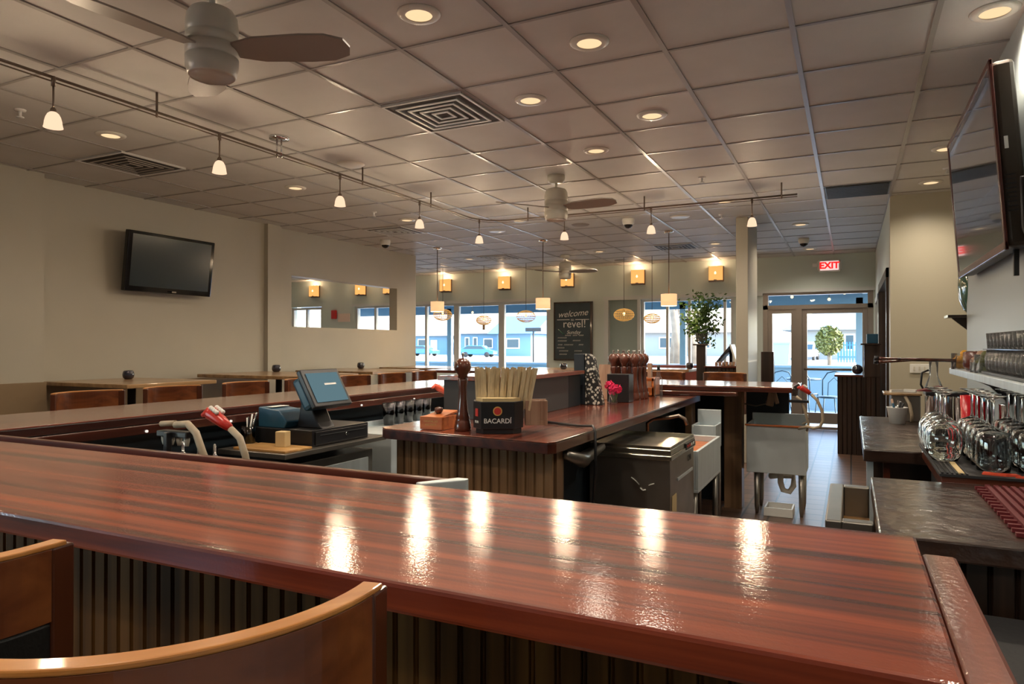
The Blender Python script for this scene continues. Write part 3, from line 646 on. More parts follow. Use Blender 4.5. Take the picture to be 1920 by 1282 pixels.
# green glazed round platter on a bracket at the wall end
t = thing('glass_platter', 'large round green glazed platter standing on a bracket at the right wall corner', 'platter', (.65,5.66,1.6))
MB().lathe([(.001,.0),(.10,.005),(.175,.03),(.20,.055),(.205,.05),(.17,.02),(.10,-.006),(.001,-.012)],(.685,5.72,1.80),32,'x').build('dish', M['teal'], t)
t = thing('wall_bracket', 'small dark wooden bracket shelf holding the green platter', 'shelf', (.66,5.7,1.58))
MB().box(.60,5.61,1.575,.80,5.82,1.592).build('board', M['dkwood'], t); MB().prism([(.63,1.575),(.8,1.575),(.8,1.42)],5.7,5.72,'y').build('brace', M['dkwood'], t)

# ------------------------------------------------------------------ bar ring
BT = 1.06
def bead(mb, p0, p1, z0, z1, pitch=.04, d=.006):
    # beaded boards between two ground points, real grooves
    p0 = Vector(p0); p1 = Vector(p1); L = (p1-p0).length; u = (p1-p0)/L; nrm = Vector((u.y,-u.x)); n = int(L/pitch); prof = []
    for k in range(n):
        s = k*L/n; e = (k+1)*L/n
        prof += [(s,0),(s+.003,d),(s+.006,d*.2),(s+.010,d),(e-.0015,d)]
    prof.append((L,0)); vs = []
    for s, h in prof:
        q = p0+u*s+nrm*h
        vs += [(q.x,q.y,z0),(q.x,q.y,z1)]
    mb.add(vs, [(2*i,2*i+2,2*i+3,2*i+1) for i in range(len(prof)-1)])
    return mb
nb = thing('bar_counter', 'long glossy red mahogany bar top across the foreground', 'bar counter', (-1.8,1.06,0))
MB().box(-4.0,.775,BT-.042,.098,1.352,BT).build('counter_top', M['mahog'], nb, .006)
MB().box(.101,.72,BT-.06,.15,1.30,BT-.014).build('end_strip', M['mahogy'], nb, .006)
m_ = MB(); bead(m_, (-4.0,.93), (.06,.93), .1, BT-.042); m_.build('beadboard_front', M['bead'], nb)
bd = MB(); bd.box(-3.4,.94,0,.05,1.25,BT-.042); bd.box(-3.4,.965,0,.05,.97,.1); bd.build('body', M['dkwood'], nb)
m_ = MB(); m_.box(-2.85,1.36,BT-.05,-.86,1.45,BT-.035).box(-2.85,1.44,BT-.05,-.86,1.462,BT-.004).box(-2.85,1.355,BT-.05,-.86,1.363,BT-.012); m_.build('drip_rail', M['edge'], nb, .003)
MB().prism([(-.90,1.36),(-.83,1.45),(-.83,1.465),(-.86,1.465),(-.92,1.37)],BT-.05,BT,'z').build('rail_end_cap', M['steel'], nb, .003)

sb = thing('bar_counter', 'side bar with dark mahogany top running away in front of the wall stools', 'bar counter', (-3.2,3.9,0))
MB().box(-3.54,1.45,BT-.007,-2.93,6.55,BT).build('counter_top', M['mahogy'], sb, .002)
MB().box(-3.54,1.45,BT-.042,-2.93,6.55,BT-.0072).build('counter_edge', M['edgey'], sb, .003)
m_ = MB(); bead(m_, (-3.32,6.5), (-3.32,1.5), .1, BT-.042); m_.build('beadboard_front', M['bead'], sb)
MB().box(-3.31,1.5,0,-3.02,6.5,BT-.042).build('body', M['navy'], sb)
m_ = MB(); m_.box(-2.925,1.47,BT-.075,-2.84,5.55,BT-.06).box(-2.853,1.47,BT-.075,-2.835,5.55,BT-.035); m_.build('drip_rail', M['edgey'], sb, .003)
for k, y in enumerate((1.62,2.08,2.55,3.05,3.6,4.2)): MB().cyl((-2.845,y,BT-.062),(-2.828,y,BT-.062),.006,10).build('puck_light', M['puck'], sb)

fb = thing('bar_counter', 'far bar with mahogany top on a square wooden post, ending at the aisle', 'bar counter', (-1.5,6.1,0))
MB().box(-2.927,5.72,BT-.007,-.385,6.55,BT).build('counter_top', M['mahog'], fb, .002)
MB().box(-2.927,5.72,BT-.042,-.385,6.55,BT-.0072).build('counter_edge', M['edge'], fb, .003)
MB().box(-2.83,5.63,BT-.075,-.80,5.72,BT-.045).build('drip_rail', M['edge'], fb, .003)
MB().box(-.975,6.13,0,-.83,6.28,BT-.042).build('post', M['post'], fb, .004)
MB().box(-.83,6.42,.3,-.48,6.47,BT-.042).box(-2.92,6.4,0,-.985,6.5,BT-.042).build('back_panel', M['navy'], fb)
MB().cyl((-1.6,5.625,BT-.06),(-1.6,5.61,BT-.06),.012,10).build('puck_light', M['puck'], fb)

isl = thing('island_counter', 'centre service counter with beadboard end and dark mahogany top', 'counter', (-1.6,4.2,0))
IZ = .98
MB().prism([(-2.075,2.80),(-2.03,2.76),(-1.13,2.655),(-1.105,2.69),(-1.105,5.78),(-2.075,5.78)],IZ-.006,IZ).build('counter_top', M['mahogy'], isl, .002)
MB().prism([(-2.075,2.80),(-2.03,2.76),(-1.13,2.655),(-1.105,2.69),(-1.105,5.78),(-2.075,5.78)],IZ-.05,IZ-.0062).build('counter_edge', M['edgey'], isl, .003)
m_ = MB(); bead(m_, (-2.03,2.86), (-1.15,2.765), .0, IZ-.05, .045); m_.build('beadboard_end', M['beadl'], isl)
MB().prism([(-2.03,2.87),(-1.30,2.79),(-1.30,5.7),(-2.03,5.7)],0,IZ-.05).build('body', M['navy'], isl)
MB().box(-1.19,5.60,0,-1.14,5.74,IZ-.05).box(-1.17,2.79,0,-1.145,2.87,IZ-.05).build('end_post', M['post'], isl)
MB().box(-2.03,3.30,IZ,-1.64,4.20,1.19).build('riser_panel', M['dkgrey'], isl, .003)
MB().box(-2.03,4.2,IZ,-1.64,4.42,1.185).build('riser_panel', M['navy'], isl, .003)
MB().box(-2.06,3.28,1.19,-1.61,4.42,1.215).build('riser_top', M['mahogy'], isl, .004)
MB().tube([(-1.13,2.86,.9),(-1.14,3.1,.84),(-1.2,3.3,.82),(-1.16,3.45,.86)],[.02,.036,.036,.02],10).build('wrapped_pipe', M['steeld'], isl)
m_ = MB().tube([(-1.42,3.3,IZ+.009),(-1.3,3.24,IZ+.009),(-1.2,3.2,IZ+.009),(-1.11,3.16,IZ+.016),(-1.088,3.13,IZ-.005),(-1.09,3.14,.8),(-1.13,3.2,.55)],.007,8)
tag(m_.build('power_cord', M['black']), 'black power cord running over the centre counter edge', 'cord')

# ------------------------------------------------------------------ stools
def arc(Rr, a0, a1, n, th, z0, z1, lean=0):
    vs = []; fs = []
    for i in range(n+1):
        a = a0+(a1-a0)*i/n
        for r_, z_, l in ((Rr,z0,0),(Rr+th,z0,0),(Rr+th,z1,lean),(Rr,z1,lean)):
            vs.append(((r_+l)*math.cos(a), (r_+l)*math.sin(a), z_))
    for i in range(n):
        b_ = i*4
        for k in range(4): fs.append((b_+k, b_+(k+1)%4, b_+4+(k+1)%4, b_+4+k))
    fs += [(3,2,1,0), (n*4,n*4+1,n*4+2,n*4+3)]
    return vs, fs
def stool(loc, rz, label, group, src=None):
    if src: return dup(src, loc, rz, label, group)
    t = thing('bar_stool', label, 'bar stool', loc, rz, group)
    Rr = .262; A = R(50); a0 = -PI/2-A; a1 = -PI/2+A
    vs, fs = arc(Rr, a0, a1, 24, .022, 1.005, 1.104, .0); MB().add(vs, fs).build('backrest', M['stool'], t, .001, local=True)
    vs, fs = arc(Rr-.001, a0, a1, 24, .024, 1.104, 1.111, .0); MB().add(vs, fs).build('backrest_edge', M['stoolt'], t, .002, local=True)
    vs, fs = arc(Rr-.004, a0+.03, a1-.03, 20, .024, .80, 1.005, .0); MB().add(vs, fs).build('back_cushion', M['leather'], t, .005, local=True)
    for s_ in (-1,1):
        a = -PI/2+s_*(A-.02); x_, y_ = (Rr+.011)*math.cos(a), (Rr+.011)*math.sin(a)
        MB().obox((x_,y_,.905),(.026,.034,.40),rz=a).build('back_post', M['stoold'], t, .003, local=True)
    MB().lathe([(.001,.74),(.20,.74),(.215,.755),(.215,.785),(.195,.805),(.001,.81)],(0,0,0),28).build('seat', M['leather'], t, local=True)
    MB().lathe([(.001,.69),(.195,.69),(.205,.70),(.205,.742),(.001,.742)],(0,0,0),28).build('seat_frame', M['stoold'], t, .002, local=True)
    for sx in (-1,1):
        for sy in (-1,1): MB().tube([(sx*.12,sy*.12,.70),(sx*.165,sy*.165,0)],[.02,.016],6).build('leg', M['stoold'], t, local=True)
    MB().tube([(.146*math.sqrt(2)*math.cos(q*PI/12),.146*math.sqrt(2)*math.sin(q*PI/12),.28) for q in range(24)],.009,6,closed=True).build('foot_ring', M['chrome'], t, local=True)
    return t
G1 = 'cherry wood stools at the near bar'; G2 = 'cherry wood stools behind the side bar'; G3 = 'stools behind the far bar'
s0 = stool((-.758,.589,0), R(51.8), 'bar stool with curved cherry backrest in the bottom foreground, larger one', G1)
stool((-1.258,.54,0), R(51.8), 'bar stool cut by the lower picture corner, next to the larger foreground stool', G1, s0)
for y, lb in ((2.60,'stool behind the side bar nearest the camera, under the first tan table'),(3.17,'stool behind the side bar, second from the camera, below the candle bowl'),(3.79,'stool behind the side bar, third from the camera, before the register screen'),(4.40,'stool behind the side bar half hidden by the register screen'),(5.05,'stool behind the side bar just beyond the register screen'),(5.62,'stool behind the side bar, last but one before the windows'),(6.2,'stool behind the side bar end, in front of the windows')):
    stool((-3.87,y,0), R(-90), lb, G2, s0)
for x, lb in ((-1.78,'stool behind the far bar beside the booth'),(-1.18,'stool behind the far bar at the foot of the square column')): stool((x,7.05,0), R(168), lb, G3, s0)

# ------------------------------------------------------------------ wall side tables, booths, candle bowls
def table(x0, y0, x1, y1, z, label, m='tan', ped=True):
    t = thing('bar_height_table', label, 'table', ((x0+x1)/2,(y0+y1)/2,0))
    MB().box(x0,y0,z-.035,x1,y1,z).build('tabletop', M[m], t, .005)
    MB().cyl(((x0+x1)/2,(y0+y1)/2,.03),((x0+x1)/2,(y0+y1)/2,z-.035),.035,12).build('pedestal', M['black'], t)
    MB().lathe([(.001,0),(.26,0),(.25,.02),(.05,.04),(.001,.04)],((x0+x1)/2,(y0+y1)/2,0),24).build('base', M['black'], t)
    return t
table(-6.5,3.75,-5.35,4.65,1.06,'tan wooden bar height table against the wall under the television')
table(-6.46,5.35,-5.0,6.3,1.07,'tan wooden bar height table by the wall pilaster, behind the third stool')
table(-6.55,6.95,-5.3,8.0,1.06,'tan wooden bar height table against the partition under the wall opening')
table(-6.55,8.75,-5.3,9.7,1.05,'tan wooden bar height table at the far end of the partition')
table(-5.1,7.8,-4.0,8.8,1.06,'dark wooden table in front of the big windows, behind the side bar end', 'edge')
table(-4.3,8.9,-3.2,9.8,1.05,'tan table in front of the chalkboard, behind the straw holder')
table(-2.8,9.4,-1.95,10.1,1.06,'tan table at the red booth before the leaning tree window')
def candle(x, y, z, label):
    t = thing('candle_bowl', label, 'candle holder', (x, y, z)); t['group'] = 'dark round candle bowls on the tables'
    MB().lathe([(.001,0),(.03,0),(.048,.02),(.053,.045),(.046,.075),(.038,.085),(.034,.083),(.042,.06),(.045,.04),(.03,.012),(.001,.01)],(x,y,z),22).build('bowl', M['candle'], t)
    MB().cyl((x,y,z+.012),(x,y,z+.045),.018,10).build('candle', M['white'], t)
    return t
candle(-6.2,4.36,1.06,'dark blue candle bowl on the tan table under the television')
candle(-6.1,6.16,1.07,'dark candle bowl on the tan table by the wall pilaster')
candle(-6.2,7.86,1.06,'dark candle bowl on the tan table under the wall opening')
candle(-3.63,9.1,1.05,'dark candle bowl on the table below the chalkboard')
candle(-2.01,9.75,1.06,'dark candle bowl on the booth table')
bo = thing('booth_bench', 'red brown upholstered booth back under the window of leaning trees', 'booth', (-2.6,11.6,0))
MB().box(-3.5,12.2,0,-1.9,12.6,1.04).build('backrest', M['boothr'], bo, .03); MB().box(-3.5,11.6,0,-1.9,12.2,.5).build('seat', M['boothr'], bo, .03)
# reception partition with plant, monitor and egg-like cup row
pp = thing('reception_stand', 'dark wooden reception stand with tall capped post beside the square column', 'stand', (-1.6,9.6,0))
MB().box(-1.86,9.45,0,-1.74,9.57,1.385).build('post', M['dkwood'], pp, .004); MB().box(-1.9,9.41,1.385,-1.7,9.61,1.405).build('post_cap', M['dkwood'], pp, .004)
m_ = MB(); bead(m_, (-1.74,9.48), (-1.24,9.48), 0, 1.09, .05); m_.box(-1.74,9.49,0,-1.24,10.0,1.09); m_.build('front_panel', M['dkwood'], pp)
MB().box(-1.76,9.44,1.09,-1.24,10.02,1.112).build('stand_top', M['edge'], pp, .004)
mo = thing('computer_monitor', 'black computer monitor leaning on the reception stand, seen from the side', 'monitor', (-1.5,9.7,1.112))
MB().prism([(-1.62,1.17),(-1.44,1.39),(-1.42,1.37),(-1.60,1.15)],9.55,9.9,'y').build('back', M['black'], mo)
MB().prism([(-1.45,1.40),(-1.43,1.40),(-1.35,1.16),(-1.375,1.16)],9.54,9.9,'y').build('lit_edge', M['white'], mo)
MB().box(-1.56,9.6,1.1135,-1.36,9.85,1.13).cyl((-1.46,9.75,1.12),(-1.46,9.75,1.35),.02,8).build('stand_foot', M['black'], mo)
bk = thing('paper_rack', 'small pale wooden rack of cards on the reception stand', 'rack', (-1.5,9.52,1.112))
for k in range(6): MB().box(-1.62+k*.045,9.46,1.1135,-1.59+k*.045,9.53,1.165+.006*(k%2)).build('card_stack', M['woodlt'], bk)
vs_ = thing('leafy_plant', 'leafy green plant arrangement standing on the post of the reception stand', 'plant', (-1.8,9.51,1.4062))
MB().lathe([(.001,0),(.05,0),(.075,.06),(.085,.14),(.078,.15),(.066,.06),(.001,.02)],(-1.8,9.51,1.4062),24).build('vase', M['glass'], vs_)
lf = MB(); rr = random.Random(3)
for k in range(44):
    a = rr.uniform(0,2*PI); L = rr.uniform(.12,.58); sp = rr.uniform(.08,.34)
    top = Vector((-1.8+sp*math.cos(a), 9.51+sp*math.sin(a)*.7, 1.50+L))
    if rr.random() < .3: top.z -= .32
    base = Vector((-1.8,9.51,1.45)); mid = (base+top)/2+Vector((0,0,.08))
    lf.tube([base,mid,top],.0025,4)
    for q in range(22):
        f_ = rr.uniform(.35,1.05); c_ = base.lerp(mid,f_*2) if f_ < .5 else mid.lerp(top,f_*2-1)
        c_ = c_+Vector((rr.uniform(-.05,.05),rr.uniform(-.05,.05),rr.uniform(-.05,.05)))
        d_ = Vector((rr.uniform(-1,1),rr.uniform(-1,1),rr.uniform(-.7,.7)))  .normalized()*.034; e_ = d_.cross(Vector((rr.uniform(-1,1),rr.uniform(-1,1),rr.uniform(-1,1)))).normalized()*.015
        lf.add([c_-d_,c_+e_,c_+d_,c_-e_],[(0,1,2,3)])
lf.build('foliage', M['green'], vs_)
tag(MB().box(-1.09,9.9,0,-.93,10.05,1.30).build('wooden_post', M['dkwood'], None, .005), 'brown wooden post standing just behind the square column', 'post')
# host cabinet near the entrance
hc = thing('host_cabinet', 'tall dark host cabinet with stepped top near the entrance door', 'cabinet', (.08,10.1,0))
m_ = MB(); bead(m_, (-.156,9.83), (.33,9.83), 0, .985, .05); m_.box(-.156,9.84,0,.33,10.6,.985); m_.build('body', M['dkwood'], hc)
MB().box(-.19,9.80,.985,.14,10.64,1.01).build('cabinet_top', M['edge'], hc, .004)
MB().box(.15,9.82,.985,.33,10.0,1.39).build('tall_post', M['dkwood'], hc, .004); MB().box(.11,9.79,1.39,.35,10.03,1.41).build('post_cap', M['dkwood'], hc, .004)
tag(MB().box(.18,9.85,1.41,.31,9.97,1.53).build('blue_box', M['blueg'], None, .006), 'small blue box on top of the host cabinet post', 'box')
tag(MB().sphere((.075,10.0,1.075),.068,18,.95).build('round_vase', M['candle']), 'dark round vase on the host cabinet', 'vase')
# chalkboard
t = thing('chalkboard', 'tall black chalkboard with white welcome lettering on the front wall', 'chalkboard', (-4.85,12.63,1.1))
MB().box(-5.21,12.60,1.12,-4.47,12.645,2.21).build('board', M['chalk'], t)
MB().box(-5.23,12.59,1.10,-5.205,12.648,2.23).box(-4.475,12.59,1.10,-4.44,12.648,2.23).box(-5.23,12.59,2.205,-4.44,12.648,2.23).box(-5.23,12.59,1.10,-4.44,12.648,1.125).build('frame', M['dkwood'], t)
RX = Matrix.Rotation(PI/2,4,'X')
text('lettering','welcome',.17,M['chalkw'],t,(-4.84,12.596,2.0),Matrix.Rotation(PI/2,4,'X')@Matrix.Rotation(R(4),4,'Z'),.001,shear=.4)
text('lettering','to',.07,M['chalkw'],t,(-4.84,12.596,1.885),RX)
MB().box(-5.16,12.595,1.88,-4.9,12.599,1.892).box(-4.78,12.595,1.88,-4.5,12.599,1.892).build('ruled_line', M['chalkw'], t)
text('lettering','revel!',.21,M['chalkw'],t,(-4.80,12.596,1.80),RX)
text('lettering','Sunday',.10,M['chalkw'],t,(-4.82,12.596,1.64),RX,shear=.3)
for k, (x_, z_, s_) in enumerate(((-4.8,1.58,'~~~~ ~~~ ~~~'),(-5.05,1.535,'~~~~~~'),(-5.05,1.475,'~~~~~~'),(-4.75,1.48,'~~~~~'),(-4.98,1.40,'~~~ ~~~~~~'),(-4.66,1.40,'~~~'),(-5.08,1.34,'~~~~~'),(-5.02,1.28,'~~~~~~'),(-4.72,1.28,'~~~~~'),(-5.03,1.215,'~~~~~'),(-4.75,1.215,'~~~'))):
    sw = MB()
    for j, ch in enumerate(s_):
        if ch == '~': sw.tube([(x_+(j-len(s_)/2)*.032+q*.008,12.596,z_+(.012 if q%2 else -.01)) for q in range(4)],.0045,4)
    sw.build('handwriting', M['chalkw'], t)
MB().tube([(-5.13,12.596,1.70),(-5.06,12.596,1.63),(-5.01,12.596,1.60)],.012,6).build('leaf_sketch', M['teal'], t)
# wall items seen through the opening
tag(MB().box(-10.78,12.58,2.0,-10.66,12.648,2.2).build('fire_alarm', M['redbox'], None, .01), 'red fire alarm box on the wall seen through the opening', 'fire alarm')
tag(MB().box(-10.62,12.63,1.93,-10.28,12.648,2.12).build('wall_notice', mat('pale_notice', (.75,.6,.52), .7)), 'pale notice sheet beside the fire alarm, seen through the opening', 'notice')
t = thing('light_switch', 'cream triple light switch plate on the alcove wall', 'light switch', (.585,7.99,1.15))
MB().box(.53,7.985,1.11,.70,8.0,1.20).build('plate', M['white'], t, .003)
for k in range(3): MB().box(.56+k*.045,7.978,1.135,.575+k*.045,7.986,1.175).build('toggle', M['cream'], t)

# ------------------------------------------------------------------ things on the centre counter
IZ = .9812
t = thing('straw_caddy', 'black straw and napkin caddy with a round red emblem on the centre counter', 'caddy', (-1.462,2.87,IZ), R(27))
L = dict(local=True)
MB().prism([(-.075,-.06),(.06,-.06),(.10,.0),(.10,.07),(-.11,.07),(-.11,0)],.0,.022).build('base', M['black'], t, **L)
MB().prism([(-.085,-.075),(.066,-.075),(.108,-.01),(.108,.075),(-.122,.075),(-.122,-.01)],.022,.145).build('body', M['black'], t, .003, **L)
MB().prism([(-.078,-.065),(.058,-.065),(.098,-.01),(.098,-.02),(.06,.01),(-.11,.01)],.145,.160).build('napkins', M['napkin'], t, **L)
st = MB(); rr = random.Random(5)
for k in range(96):
    a = -.105+.24*(k%24)/23; row = k//24; y_ = .0+row*.018
    top = (a*1.18+rr.uniform(-.006,.006)+.01, y_+.01+rr.uniform(-.01,.012), .262+rr.uniform(-.02,.012))
    st.obox(((a+top[0])/2,(y_+top[1])/2,.07+top[2]/2),(.0105,.0035,.19),ry=math.atan2(top[0]-a,.19),rx=rr.uniform(-.04,.04))
st.build('wrapped_straws', M['paper'], t, **L)
b_ = MB(); b_.box(.118,.0,.03,.142,.10,.145); b_.box(.142,.0,.03,.187,.012,.145).box(.205,.0,.03,.222,.012,.145).box(.187,.0,.03,.205,.012,.055).box(.187,.004,.055,.205,.008,.145).box(.142,.09,.03,.222,.10,.145); b_.build('wooden_card_slot', M['woodlt'], t, .002, **L)
MB().cyl((-.01,-.0755,.103),(-.01,-.0775,.103),.021,24).build('round_emblem', M['gold'], t, **L)
MB().cyl((-.01,-.0775,.103),(-.01,-.079,.103),.016,24).prism([(-.02,.098),(-.01,.115),(.0,.098)],-.080,-.079,'y').build('emblem_centre', M['redprint'], t, **L)
def ltext(name, body, size, m, t, loc, rz=0, sp=1):
    cu = bpy.data.curves.new(name,'FONT'); cu.body = body; cu.size = size; cu.extrude = .0006; cu.align_x = 'CENTER'; cu.align_y = 'CENTER'; cu.space_character = sp; cu.offset = size*.012
    o = bpy.data.objects.new(name,cu); C.objects.link(o); cu.materials.append(m); o.parent = t; o.location = loc; o.rotation_euler = (PI/2,0,rz); return o
ltext('lettering','BACARDÍ',.030,M['wht'],t,(-.01,-.0765,.058))
ltext('side_lettering','RUM',.016,M['wht'],t,(-.1055,-.045,.052),R(-60)); MB().obox((-.105,-.0445,.095),(.003,.022,.035),rz=R(30)).build('side_emblem', M['redprint'], t, **L)
# pepper mills
def mill(loc, h, label, group, src=None, m='pep'):
    if src: return dup(src, loc, 0, label, group)
    t = thing('pepper_mill', label, 'pepper mill', loc, 0, group)
    MB().lathe([(.001,0),(.040,0),(.042,.012),(.038,.03),(.036,.045),(.032,.052),(.034,.058),(.026,.09),(.020,.15),(.019,.20),(.024,.235),(.022,.245),(.001,.245)],(0,0,0),26).build('body', M[m], t, **L)
    MB().lathe([(.018,.245),(.024,.25),(.022,.262),(.034,.275),(.041,.298),(.036,.322),(.020,.338),(.001,.342)],(0,0,0),26).build('head', M[m], t, **L)
    MB().lathe([(.004,.34),(.004,.352),(.008,.357),(.006,.366),(.001,.368)],(0,0,0),12).build('crank_knob', M['chrome'], t, **L)
    return t
pm0 = mill((-1.648,2.85,IZ), 1, 'tall dark wooden pepper mill beside the straw caddy', None)
k = 0
for i in range(3):
    for j in range(3):
        x, y = -1.60+i*.082+j*.01, 5.02+j*.085
        mill((x,y,IZ),1,'dark pepper mill in the far cluster, %s row, %s from the side bar' % (('front','middle','back')[j],('first','second','third')[i]),'pepper mills clustered on the centre counter',pm0)
t = thing('wooden_box', 'orange red wooden box with gold print and round knob beside the pepper mill', 'box', (-1.79,2.87,IZ))
f = MB(); f.box(-1.856,2.80,IZ,-1.732,2.812,IZ+.062).box(-1.856,2.95,IZ,-1.732,2.962,IZ+.062).box(-1.856,2.812,IZ,-1.844,2.95,IZ+.062).box(-1.744,2.812,IZ,-1.732,2.95,IZ+.062).box(-1.844,2.812,IZ,-1.744,2.95,IZ+.01); f.build('body', M['orange'], t, .002)
MB().obox((-1.79,2.89,IZ+.068),(.10,.16,.008),rx=R(7)).build('lid', M['orange'], t); MB().lathe([(.001,0),(.012,0),(.022,.014),(.02,.028),(.001,.034)],(-1.80,2.88,IZ+.07),18).build('knob', M['pep'], t)
text('lettering','COCKTAIL LIST',.0115,M['gold'],t,(-1.794,2.7992,IZ+.040),Matrix.Rotation(PI/2,4,'X'),.0004); text('lettering','AND SPIRITS',.0115,M['gold'],t,(-1.794,2.7992,IZ+.024),Matrix.Rotation(PI/2,4,'X'),.0004)
tag(MB().box(-1.70,4.45,IZ,-1.625,4.56,1.325).build('menu_box', M['navy'], None, .003), 'tall narrow black box standing at the end of the raised counter ledge', 'box')
tag(MB().prism([(-1.622,IZ),(-1.50,IZ),(-1.565,1.30),(-1.60,1.325),(-1.622,1.325)],4.46,4.52,'y').build('menu_holder', M['pattern'], None, .002), 'slanted black and white patterned holder beside the tall black box', 'holder')
tag(MB().box(-1.56,4.74,IZ,-1.40,4.86,1.18).build('condiment_box', M['black'], None, .004), 'small black box behind the pink flowers', 'box')
t = thing('flower_vase', 'small glass vase with bright pink flowers on the centre counter', 'flowers', (-1.47,4.60,IZ))
MB().lathe([(.001,0),(.028,0),(.03,.01),(.026,.06),(.034,.085),(.031,.085),(.023,.06),(.001,.008)],(-1.47,4.60,IZ),18).build('vase', M['glass'], t)
MB().tube([(-1.47,4.6,IZ+.01),(-1.475,4.6,IZ+.09)],.009,6).tube([(-1.46,4.6,IZ+.01),(-1.44,4.6,IZ+.08)],.008,6).build('stems', M['green'], t)
for dx, dz, s in ((-.02,.125,.032),(.035,.105,.028),(.0,.09,.026)):
    p_ = MB(); leafball(p_, (-1.47+dx,4.59,IZ+dz), s, 90, .014, 1, rr); p_.build('blossom', M['pink'], t)
t = thing('wooden_crate', 'open orange wooden crate at the end of the centre counter', 'crate', (-1.5,5.62,IZ))
f = MB(); f.box(-1.58,5.42,IZ,-1.40,5.435,1.05).box(-1.58,5.42,1.10,-1.40,5.435,1.125).box(-1.58,5.61,IZ,-1.40,5.625,1.125).box(-1.58,5.42,IZ,-1.565,5.625,1.125).box(-1.415,5.42,IZ,-1.40,5.625,1.125).box(-1.58,5.42,IZ,-1.4,5.625,IZ+.01); f.build('body', M['orange'], t, .002)
MB().box(-1.47,5.50,IZ+.01,-1.44,5.54,1.24).build('upright_card', M['woodlt'], t)
t = thing('clear_bottle', 'clear glass bottle between the pepper mills and the orange crate', 'bottle', (-1.43,5.40,IZ))
MB().lathe([(.001,0),(.03,0),(.032,.02),(.032,.13),(.014,.17),(.013,.21),(.016,.215),(.001,.217)],(-1.35,5.38,IZ),18).build('bottle_body', M['glass'], t); MB().cyl((-1.35,5.38,1.19),(-1.35,5.38,1.23),.012,10).build('stopper', M['black'], t)
tag(MB().obox((-1.66,4.98,IZ+.13),(.09,.004,.26),rx=R(-8)).build('menu_card', M['woodlt']), 'pale card standing behind the black box and pepper mills', 'card')

# ------------------------------------------------------------------ register station
wt = thing('work_table', 'stainless steel under bar work table carrying the cash register', 'table', (-2.6,2.9,0))
MB().box(-2.825,2.46,.845,-2.38,3.25,.87).build('top', M['steeld'], wt, .003)
MB().box(-2.82,2.50,.0,-2.44,3.2,.80).build('cabinet_body', M['steeld'], wt, .004); MB().box(-2.438,2.55,.2,-2.43,3.15,.76).build('door', M['steel'], wt, .003)
MB().box(-2.42,2.7,.66,-2.405,3.0,.69).build('door_handle', M['black'], wt, .003)
tag(MB().box(-2.74,2.48,.87,-2.40,2.665,.882).build('cutting_board', M['bamboo'], None, .003), 'bamboo board in front of the cash drawer', 'board')
cd = thing('cash_drawer', 'black cash drawer under the touch screen', 'cash drawer', (-2.6,2.9,.87))
MB().box(-2.81,2.69,.87,-2.425,3.14,.955).build('case', M['black'], cd, .004); MB().box(-2.425,2.71,.88,-2.416,3.12,.945).build('drawer_front', M['black'], cd, .003)
MB().cyl((-2.416,2.94,.915),(-2.408,2.94,.915),.008,12).build('lock', M['chrome'], cd); MB().box(-2.416,2.74,.925,-2.414,3.10,.928).build('groove', M['dkgrey'], cd)
pr_ = thing('receipt_printer', 'black receipt printer with blue lit side beside the touch screen', 'printer', (-2.72,2.78,.955))
MB().prism([(-2.80,.955),(-2.62,.955),(-2.60,.99),(-2.66,1.045),(-2.80,1.06)],2.70,2.86,'y').build('case', M['blueg'], pr_, .006); MB().box(-2.76,2.72,1.0585,-2.72,2.84,1.0605).build('paper_slot', M['wht'], pr_)  # blue light on the black case put into its colour
ts = thing('touch_screen', 'tilted touch screen register showing a pale blue screen', 'register', (-2.5,2.83,.955))
cc = Vector((-2.45,2.827,1.165)); ty = R(-30)
MB().obox(cc+Vector((-.012,0,-.006)),(.03,.285,.215),ry=ty).build('bezel', M['black'], ts, .006)
MB().obox(cc+Vector((.0045,0,.0025)),(.003,.235,.165),ry=ty).build('screen', M['poss'], ts)
MB().obox(cc+Vector((.0068,.02,.018)),(.001,.09,.010),ry=ty).build('screen_text', M['wht'], ts)
MB().obox(cc+Vector((-.035,.085,-.065)),(.001,.035,.016),ry=ty).build('note', M['napkin'], ts) if False else MB().obox((-2.413,2.90,1.099),(.002,.04,.018),ry=ty).build('note', M['napkin'], ts)
MB().obox(cc+Vector((-.055,0,-.03)),(.07,.25,.18),ry=ty).build('rear_shell', M['blueg'], ts, .02)  # shell coloured by the blue light that falls on its side
MB().prism([(-2.60,.955),(-2.43,.955),(-2.46,.985),(-2.52,1.10),(-2.57,1.10)],2.77,2.88,'y').build('foot', M['black'], ts, .008)
pcup = thing('pen_cup', 'dark pen cup on a round wooden coaster next to the bamboo board', 'pen cup', (-2.775,2.60,.87))
MB().lathe([(.001,0),(.045,0),(.045,.014),(.001,.014)],(-2.765,2.60,.87),24).build('coaster', M['bamboo'], pcup)
MB().lathe([(.001,.014),(.034,.014),(.036,.10),(.033,.10),(.031,.02),(.001,.02)],(-2.765,2.60,.87),22).build('cup', M['glassb'], pcup)
for k, (dx, dy) in enumerate(((-.015,.01),(.012,-.01),(.0,.015),(.02,.012))): MB().cyl((-2.765,2.6,.895),(-2.765+dx*1.8,2.6+dy*1.8,1.01+.01*k),.004,8).build('pen', M[('white','black','white','chrome')[k]], pcup)
tag(MB().obox((-2.53,2.60,.9195),(.055,.05,.075),rz=R(10)).build('wood_block', M['napkin'], None, .003), 'pale square wooden block on the bamboo board', 'block')
ws = thing('ice_bin', 'steel under bar bin beyond the register, beside the dark glasses', 'bin', (-2.6,4.2,0))
